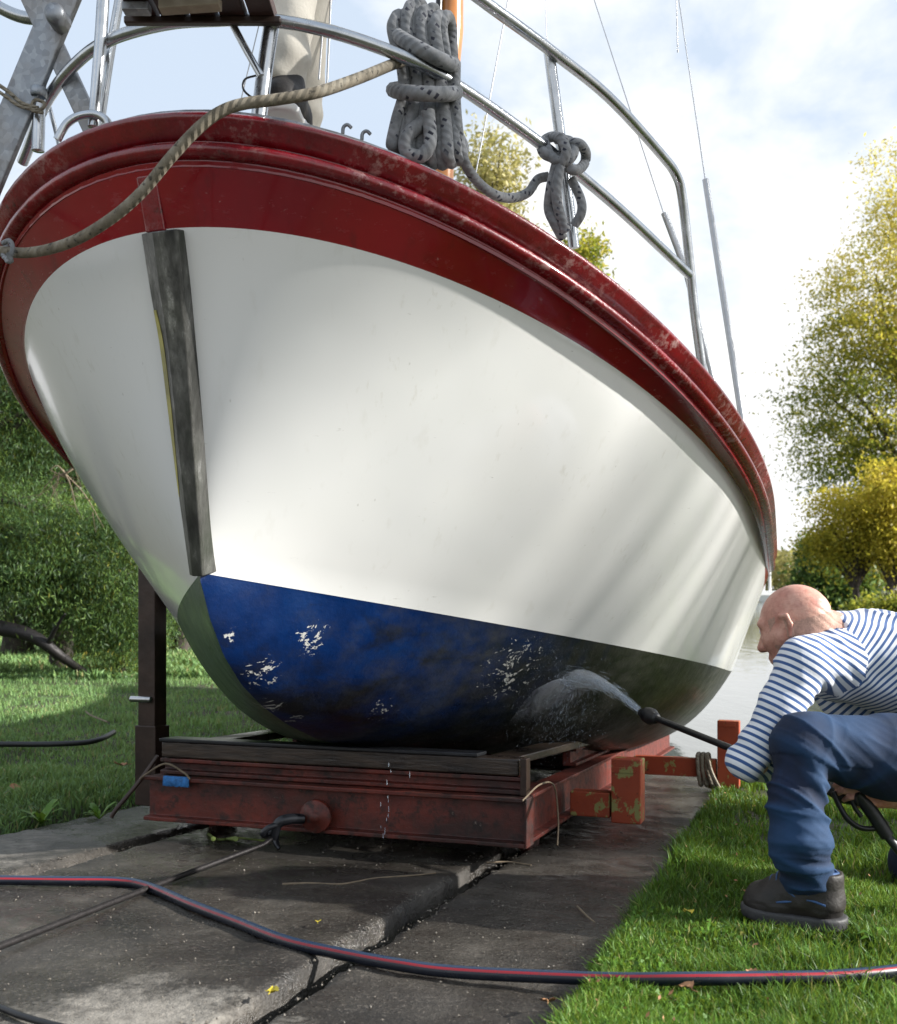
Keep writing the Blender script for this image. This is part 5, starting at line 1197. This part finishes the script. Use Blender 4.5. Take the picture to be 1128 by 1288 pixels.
bare_twigs(82, 596, 10.3, 2)

def rt(name, px, Y, label, blobs, *a, **k): p = at(px, 745, Y); return tree(name, label, (p.x, Y, Zr), blobs, *a, **k)
rt('willow_tree', 1158, 40, 'tall yellowing willow with a loose crown at the right edge, the tallest tree', [(0, 0, 15.3, 2.6, 2.4, 3.0, 2.2), (-.8, 0, 12, 3.3, 2.6, 2.6, 2.4), (-1.6, 0, 9.6, 3.2, 2.6, 2.0, 2.2), (-2.3, 0, 7.8, 3.0, 2.4, 1.6, 1.6), (1.8, 0, 10, 3.2, 2.5, 4.5, 2.5), (-.4, 0, 5.4, 3.4, 2.5, 1.8, 2.4), (-2.6, 0, 6.2, 2.4, 2, 1.3, 1.2)], 680, 105, .085, 'willow', (.36, 6), 31, var0=.56, topvar=.95, spread=.50, droop=.25, aspect=.38, shell=.42)
rt('pollard_tree', 1078, 34, 'small yellow tree with a forked pollarded trunk on the lake shore', [(0, 0, 3.3, 1.45, 1.2, 1.3, 3), (-.9, 0, 2.6, .8, .8, .7, 1.2), (.9, 0, 2.8, .9, .8, .9, 1.2)], 210, 75, .062, 'yellow', (.13, 1.5), 32, var0=.42, topvar=.25, spread=.30, droop=.2, aspect=.5, shell=.5)
rt('pollard_tree', 1121, 33, 'yellow tree with a thick trunk at the right edge, behind the man\'s back', [(0, 0, 3.6, 1.1, 1.0, 1.7, 3), (.5, 0, 2.4, .9, .8, .8, 1.5)], 190, 80, .066, 'yellow', (.15, 1.5), 33, var0=.60, topvar=.25, spread=.30, droop=.2, aspect=.5, shell=.5)
rt('dark_bush', 1032, 46, 'dark green bush on the shore left of the small yellow tree', [(0, 0, 1.6, 1.1, 1.0, 1.4, 2), (.9, 0, 1.2, 1.4, 1, 1.0, 2), (-.1, 0, 2.6, .6, .6, .8, 1)], 200, 60, .13, 'dark', (.12, 1.2), 34, var0=.55, spread=.32, aspect=.5, cat='bush')
rt('low_bush', 1105, 30, 'low olive green bush under the pollarded trees', [(0, 0, .45, 1.0, .6, .40, 2), (.9, 0, .5, .8, .6, .45, 2)], 110, 50, .06, 'willow', (.04, .4), 35, var0=.36, spread=.16, aspect=.5, cat='bush', limbs=False)
p = at(616, 745, 34); tree('pale_tree', 'pale yellow treetop beyond the bow rail, behind the coiled rope', (p.x, 34, -.3), [(0, 0, 14.0, 1.0, 1.0, 1.6, 2), (-.2, 0, 11.5, 1.6, 1.4, 2.0, 2), (.2, 0, 8.8, 2.0, 1.8, 2.0, 2)], 240, 50, .10, 'pale', (.25, 9), 41, var0=.5, spread=.32, aspect=.4)
p = at(738, 745, 36); tree('pale_tree', 'top of a small olive tree just above the rail below the knotted rope', (p.x, 36, -.3), [(-.1, 0, 11.6, .8, .9, 1.2, 2), (0, 0, 9.6, 1.2, 1.4, 1.6, 2)], 150, 46, .10, 'willow', (.22, 7), 42, var0=.5, spread=.26, aspect=.4)
# far wood across the lake
r = np.random.default_rng(51); n = 24000; k = r.uniform(.18, .75, n); Y = 200+25*r.random(n); X = k*Y; hh = 9.6+2.4*fbm(X*.10, X*0)+1.4*fbm(X*.35, X*0+4); Z = -.2+hh*r.random(n)**.75
V, F, va = leaves_mesh(np.stack([X, Y, Z], 1), .55, np.clip(.45+.28*fbm(X*.15, Z*.2)+.15*r.standard_normal(n), 0, 1), 52, 0, .6)
tag(np_mesh('far_wood', V, F, M['pale'], None, {'var': va}, False), 'pale yellow wood along the far shore of the lake', 'wood', kind='stuff')  # distance haze put into the pale leaf colour
# boats moored far off
p = at(968, 752, 120); b0 = empty('moored_sailboat', (p.x, 120, WATER_Z), 'small white sailing boat with a bare mast moored near the far shore', 'boat')
m = MB(); n = 12; prof = []
for i in range(n+1):
    u = i/n; w = .95*math.sin(math.pi*min(1, u*.85+.15))**.7*(1 if u < .9 else .8); 
    prof.append((Vector((p.x-3+6*u, 120, WATER_Z)), w))
vs = []; fs = []
for c, w in prof: vs += [c+Vector((0, -w, .75)), c+Vector((0, -w*.6, -.1)), c+Vector((0, w*.6, -.1)), c+Vector((0, w, .75))]
for i in range(n): fs += [(i*4+k, (i+1)*4+k, (i+1)*4+k+1, i*4+k+1) for k in range(3)]+[(i*4+3, (i+1)*4+3, (i+1)*4, i*4)]
fs += [(0, 1, 2, 3), tuple(n*4+k for k in (3, 2, 1, 0))]
m.add(vs, fs); m.build('hull', [M['boatwhite']], b0)
m = MB(); m.box(Vector((p.x-.3, 120, WATER_Z+1.0)), (1, 0, 0), (0, 1, 0), (0, 0, 1), 2.2, 1.1, .5); m.build('cabin', [M['boatwhite']], b0, .08)
m = MB(); m.tube([Vector((p.x, 120, WATER_Z+.6)), Vector((p.x, 120, 5.4))], [.16, .14], 8); m.build('mast', [M['boatwhite']], b0)
p = at(951, 752, 135); b0 = empty('moored_motorboat', (p.x, 135, WATER_Z), 'low white motorboat moored beside the hull edge in the distance', 'boat')
m = MB(); m.hexa([p+Vector((-2, -.8, -.2)), p+Vector((1.7, -.8, -.2)), p+Vector((1.7, .8, -.2)), p+Vector((-2, .8, -.2)), p+Vector((-2.6, -1, .75)), p+Vector((2, -1, .65)), p+Vector((2, 1, .65)), p+Vector((-2.6, 1, .75))]); m.build('hull', [M['boatwhite']], b0, .1)
m = MB(); m.hexa([p+Vector((-1, -.7, .6)), p+Vector((1, -.7, .6)), p+Vector((1, .7, .6)), p+Vector((-1, .7, .6)), p+Vector((-.4, -.6, 1.35)), p+Vector((.9, -.6, 1.35)), p+Vector((.9, .6, 1.35)), p+Vector((-.4, .6, 1.35))]); m.build('cabin', [M['boatwhite']], b0, .08)

# ------------------------------------------------------------------ hoses, cable and litter
def ground_line(pix, r, lift=None): return [G(x, y, (r if lift is None else lift)) for x, y in pix]
c = tag(None, None) if False else None
m = MB(); m.tube(smooth_path(ground_line([(-160, 1108), (-60, 1107), (0, 1107), (80, 1108), (150, 1109), (188, 1116), (240, 1138), (300, 1161), (360, 1184), (425, 1199), (500, 1213), (580, 1223), (660, 1229), (760, 1231), (860, 1231), (960, 1230), (1050, 1228), (1130, 1221), (1250, 1205)], .0125, .014)[:12]+[G(x, y, h) for x, y, h in ((760, 1231, .03), (860, 1231, .045), (960, 1230, .048), (1050, 1228, .048), (1130, 1221, .048), (1250, 1205, .048))], 8), .0125, 32)
m.local('garden_hose', [M['hose']], 'dark blue hose with a red stripe running across the concrete and the grass in front', 'hose')
m = MB(); m.tube(smooth_path(ground_line([(-60, 1255), (-10, 1264), (25, 1277), (55, 1286), (100, 1297), (160, 1310)], .006), 8), .006, 10)
m.local('thin_hose', [M['plastic']], 'thin black hose in the bottom left corner on the concrete', 'hose')
def gl(x, y, h): return Vector(((x-CX)/F_*( (H_+.30-h)*F_/(y-HY)), (H_+.30-h)*F_/(y-HY), -.30+h))
m = MB(); m.tube(smooth_path([gl(-80, 936, .06), gl(0, 936, .06), (gl(60, 936, .06)), gl(105, 934, .06), gl(128, 929, .07), gl(143, 921, .08)], 6), .016, 10)
m.local('dark_hose', [M['plastic']], 'dark hose end lying on the left lawn', 'hose')
m = MB(); m.tube(smooth_path([gl(108, 895, .06), gl(115, 900, .06), gl(135, 908, .06)], 5), .006, 8); m.local('dark_twig', [M['twig']], 'thin twig on the left lawn above the hose end', 'twig')
m = MB(); m.tube([G(-120, 1238, .012), G(0, 1190, .012), G(200, 1112, .014), G(330, 1063, .02), Wg(-.10, -.14, .045)], .008, 10)
m.local('winch_cable', [M['cable']], 'dark steel haul cable running from the cradle shackle towards the lower left', 'cable')
m = MB(); m.tube(smooth_path(ground_line([(355, 1112), (390, 1111), (430, 1112), (470, 1105), (520, 1101), (548, 1098)], .004), 6), [.0035, .003, .002], 6); m.local('twig', [M['twig']], 'long thin dry twig lying across the wet concrete in the middle', 'twig')
m = MB(); m.tube(smooth_path(ground_line([(262, 1049), (275, 1056), (300, 1054), (335, 1058)], .006), 6), [.005, .004, .003], 6)
for a, b_ in ((272, 268), (285, 296), (300, 297)): m.tube([G(a, 1055, .006), G(b_, 1055, .03)], [.004, .008], 6)
m.local('green_sprig', [simple('green sprig', (.12, .16, .03), .6, 0, .4, 30)], 'broken green sprig lying in front of the cradle beam', 'sprig')
for q, lab in ((((726, 1140), (738, 1152), (748, 1160)), 'short dry twig on the slab beside the right grass edge'), (((612, 1085), (640, 1084), (668, 1088)), 'pale straw on the dark slab near the cradle corner')):
    m = MB(); m.tube(smooth_path(ground_line(q, .004), 5), [.003, .002], 6); m.local('twig', [M['twig']], lab, 'twig')
def leaf(px, py, s, mat, label, seed, z=.012, grp=None, pt=None):
    r = random.Random(seed); g = pt or G(px, py, z); a = r.uniform(0, 6.28); m = MB(); rows = []
    for i in range(7):
        u = i/6; w = s*.42*math.sin(math.pi*min(.97, u*.93+.03))**.8; c = Vector((math.cos(a)*(u-.5)*s, math.sin(a)*(u-.5)*s, .18*s*math.sin(u*3+seed)+.1*s)); sd = Vector((-math.sin(a), math.cos(a), r.uniform(-.25, .25)))
        rows.append((c-sd*w+Vector((0, 0, .16*s)), c, c+sd*w+Vector((0, 0, .12*s))))
    vs = [g+q for row in rows for q in row]; fs = []
    for i in range(6):
        for k in (0, 1): fs.append((i*3+k, (i+1)*3+k, (i+1)*3+k+1, i*3+k+1))
    m.add(vs, fs, 0, True); m.tube([g+rows[0][1], g+rows[0][1]-Vector((math.cos(a), math.sin(a), -.1))*s*.4], s*.025, 5)
    m.local('fallen_leaf', [M[mat]], label, 'leaf', grp or 'fallen leaves')
leaf(342, 1247, .030, 'leafy yellow', 'bright yellow leaf on the edge of the slab groove', 3)
leaf(238, 968, .085, 'leafy brown', 'pale brown leaf on the left lawn beside the upright', 5, pt=gl(238, 966, .07))
leaf(866, 1150, .03, 'leafy yellow', 'small yellow leaf in the shaded grass left of the shoe', 6, .05)
leaf(862, 1246, .035, 'leafy brown', 'brown leaf in the grass just below the hose', 7, .05)
leaf(690, 1262, .035, 'leafy brown', 'brown leaf at the corner of grass and slab by the bottom edge', 8, .02)
leaf(945, 1222, .02, 'leafy brown', 'tiny brown leaf on the grass above the hose', 9, .05)
leaf(172, 948, .06, 'leafy brown', 'brown leaf on the left lawn touching the foot of the upright', 10, pt=gl(152, 962, .07))
leaf(20, 998, .06, 'leafy brown', 'dull brown leaf on the lawn at the left edge', 11, pt=gl(20, 994, .07))
leaf(1030, 1028, .03, 'leafy brown', 'dry leaf in the grass just behind the jeans', 12, .05)
leaf(400, 1161, .018, 'leafy yellow', 'tiny yellow leaf on the wet slab near the hose bend', 13)
# pinkish stone by the water, rope loop and rag on the cradle
def pebble(c, s, mat, name, label, cat, seed):
    S = SDF(np.array(c)-s*1.6, np.array(c)+s*1.6, s/9); S.ell(c, [(1, 0, 0), (0, 1, 0), (0, 0, 1)], (s, s*.75, s*.55), .01); S.ell(np.array(c)+np.array((s*.4, 0, s*.15)), [(1, 0, 0), (0, 1, 0), (0, 0, 1)], (s*.6, s*.6, s*.45), s*.3)
    V, F = S.mesh(); N = vnormals(V, F); V = V+N*(vnoise(V[:, 0]*1.6/s, V[:, 1]*1.6/s, V[:, 2]*1.6/s)*s*.16)[:, None]; b = np.array((V[:, 0].mean(), V[:, 1].mean(), V[:, 2].min()))
    o = np_mesh(name, V-b, F, M[mat], None); o.location = b; tag(o, label, cat)
pebble(tuple(G(899, 984, .035)), .055, 'stone', 'stone', 'pinkish stone at the edge of the slipway near the rear orange post', 'stone', 1)
m = MB()
for i in range(3):
    o_ = i*.022
    m.tube(smooth_path([Wg(2.235, .98+o_, .17), Wg(2.225, .985+o_, .10), Wg(2.235, .995+o_*1.3, .03), Wg(2.30, 1.0+o_, .045), Wg(2.35, .99+o_, .10), Wg(2.345, .985+o_, .168), Wg(2.29, .98+o_, .178), Wg(2.235, .98+o_, .17)], 6), .010, 8)
m.tube(smooth_path([Wg(2.235, 1.03, .17), Wg(2.20, 1.05, .10), Wg(2.20, 1.09, .02), Wg(2.17, 1.12, .0)], 6), .010, 8)
m.local('rope_loop', [M['moor']], 'pale rope looped round the rear orange arm next to the post', 'rope')
m = MB(); vs = []; fs = []; k = 14
for i in range(k+1):
    b = -.585+.10*i/k; s = .5*mnoise.noise(Vector((i*.6, 0, 3)))
    for j, (t, h) in enumerate(((-.030, .2095), (-.046, .2095), (-.049, .196+.004*s), (-.050, .176+.010*s), (-.0475, .176+.010*s), (-.0465, .196), (-.044, .2065))): vs.append(Wg(t-.004*s*(j in (2, 3, 4)), b, h))
for i in range(k):
    for j in range(7): fs.append((i*7+j, (i+1)*7+j, (i+1)*7+(j+1) % 7, i*7+(j+1) % 7))
fs += [tuple(range(7)), tuple(reversed(range(k*7, k*7+7)))]
m.add(vs, fs, 0, True); m.local('blue_rag', [M['bluerag']], 'wet blue cloth strip hanging over the left end of the front beam', 'cloth')
m = MB(); m.tube(smooth_path([Wg(-.05, -.672, .195), Wg(-.06, -.64, .215), Wg(-.055, -.57, .252), Wg(-.055, -.50, .225), Wg(-.058, -.475, .205)], 6), .0035, 6); m.local('cord', [M['twig']], 'pale cord strung in a low peak above the blue cloth', 'cord')

# ------------------------------------------------------------------ trees outside the frame at the right, whose shade dapples the hull
SUN_EL, SUN_AZ = math.radians(25), (1.0, -.12)      # horizontal direction towards the sun
_l = math.hypot(*SUN_AZ); SUN = Vector((SUN_AZ[0]/_l*math.cos(SUN_EL), SUN_AZ[1]/_l*math.cos(SUN_EL), math.sin(SUN_EL)))

for px_, py_, lab, sd_ in ((16.5, 2.0, 'unseen tall leafy tree on the right verge, its shade dappling the hull', 61),):
    tree('shade_tree', lab, (px_, py_, -.4), [(0, -.5, 10.1, 1.2, 1.2, .7, 3), (0, 1.2, 9.7, 1.2, .9, .6, 2)], 24, 95, .12, 'willow', (.22, 7), sd_, var0=.5, spread=.30, aspect=.45, shell=.8)
# ------------------------------------------------------------------ light, sky, camera
su = bpy.data.lights.new('sun', 'SUN'); su.energy = 4.6; su.angle = math.radians(1.0); su.color = (1, .965, .915)
so = bpy.data.objects.new('sun', su); COL.objects.link(so); so.rotation_euler = (-SUN).to_track_quat('-Z', 'Y').to_euler(); so.location = SUN*30
wd = bpy.data.worlds.new('World'); SC.world = wd; wd.use_nodes = True; t = wd.node_tree; nn, ll = t.nodes, t.links
bg = nn['Background']; sky = nn.new('ShaderNodeTexSky'); sky.sky_type = 'NISHITA'; sky.sun_disc = False; sky.sun_elevation = SUN_EL; sky.sun_rotation = math.atan2(SUN.x, SUN.y); sky.air_density = 1.0; sky.dust_density = 2.0; sky.ozone_density = 1.0
tc = nn.new('ShaderNodeTexCoord'); mp = nn.new('ShaderNodeMapping'); mp.inputs['Scale'].default_value = (1, 1, 1.8); mp.inputs['Location'].default_value = (1.3, .4, .2); ll.new(tc.outputs['Generated'], mp.inputs['Vector'])
n1 = nn.new('ShaderNodeTexNoise'); n1.inputs['Scale'].default_value = 2.3; n1.inputs['Detail'].default_value = 9; n1.inputs['Roughness'].default_value = .56; n1.inputs['Distortion'].default_value = .25; ll.new(mp.outputs[0], n1.inputs['Vector'])
sx = nn.new('ShaderNodeSeparateXYZ'); ll.new(tc.outputs['Generated'], sx.inputs[0])
# more cloud low down, clearer overhead
ad = nn.new('ShaderNodeMath'); ad.operation = 'MULTIPLY_ADD'; ll.new(sx.outputs['Z'], ad.inputs[0]); ad.inputs[1].default_value = -.22; ad.inputs[2].default_value = .10
sm = nn.new('ShaderNodeMath'); ll.new(n1.outputs['Fac'], sm.inputs[0]); ll.new(ad.outputs[0], sm.inputs[1])
cr = nn.new('ShaderNodeValToRGB'); cr.color_ramp.elements[0].position = .47; cr.color_ramp.elements[1].position = .60; ll.new(sm.outputs[0], cr.inputs[0])
mx = nn.new('ShaderNodeMix'); mx.data_type = 'RGBA'; ll.new(cr.outputs[0], mx.inputs[0])
hz = nn.new('ShaderNodeMix'); hz.data_type = 'RGBA'; hz.inputs[0].default_value = .9; ll.new(sky.outputs[0], hz.inputs[6]); hz.inputs[7].default_value = (2.9, 3.35, 3.95, 1)
ll.new(hz.outputs[2], mx.inputs[6]); mx.inputs[7].default_value = (4.7, 4.7, 4.7, 1); ll.new(mx.outputs[2], bg.inputs['Color']); bg.inputs['Strength'].default_value = .11
cam = bpy.data.cameras.new('camera'); co = bpy.data.objects.new('camera', cam); COL.objects.link(co); co.location = (0, 0, H_); co.rotation_euler = (math.pi/2, 0, 0)
cam.sensor_fit = 'HORIZONTAL'; cam.sensor_width = 36; cam.lens = 36*F_/1128; cam.shift_y = (HY-644)/1128; cam.clip_start = .05; cam.clip_end = 3000
cam.dof.use_dof = True; cam.dof.focus_distance = 3.1; cam.dof.aperture_fstop = 7.1
SC.camera = co
SC.view_settings.view_transform = 'Standard'; SC.view_settings.look = 'None'; SC.view_settings.exposure = 1.2; SC.view_settings.gamma = 1
SC.render.engine = 'CYCLES'; SC.cycles.max_bounces = 8; SC.cycles.transparent_max_bounces = 8; SC.cycles.volume_bounces = 1
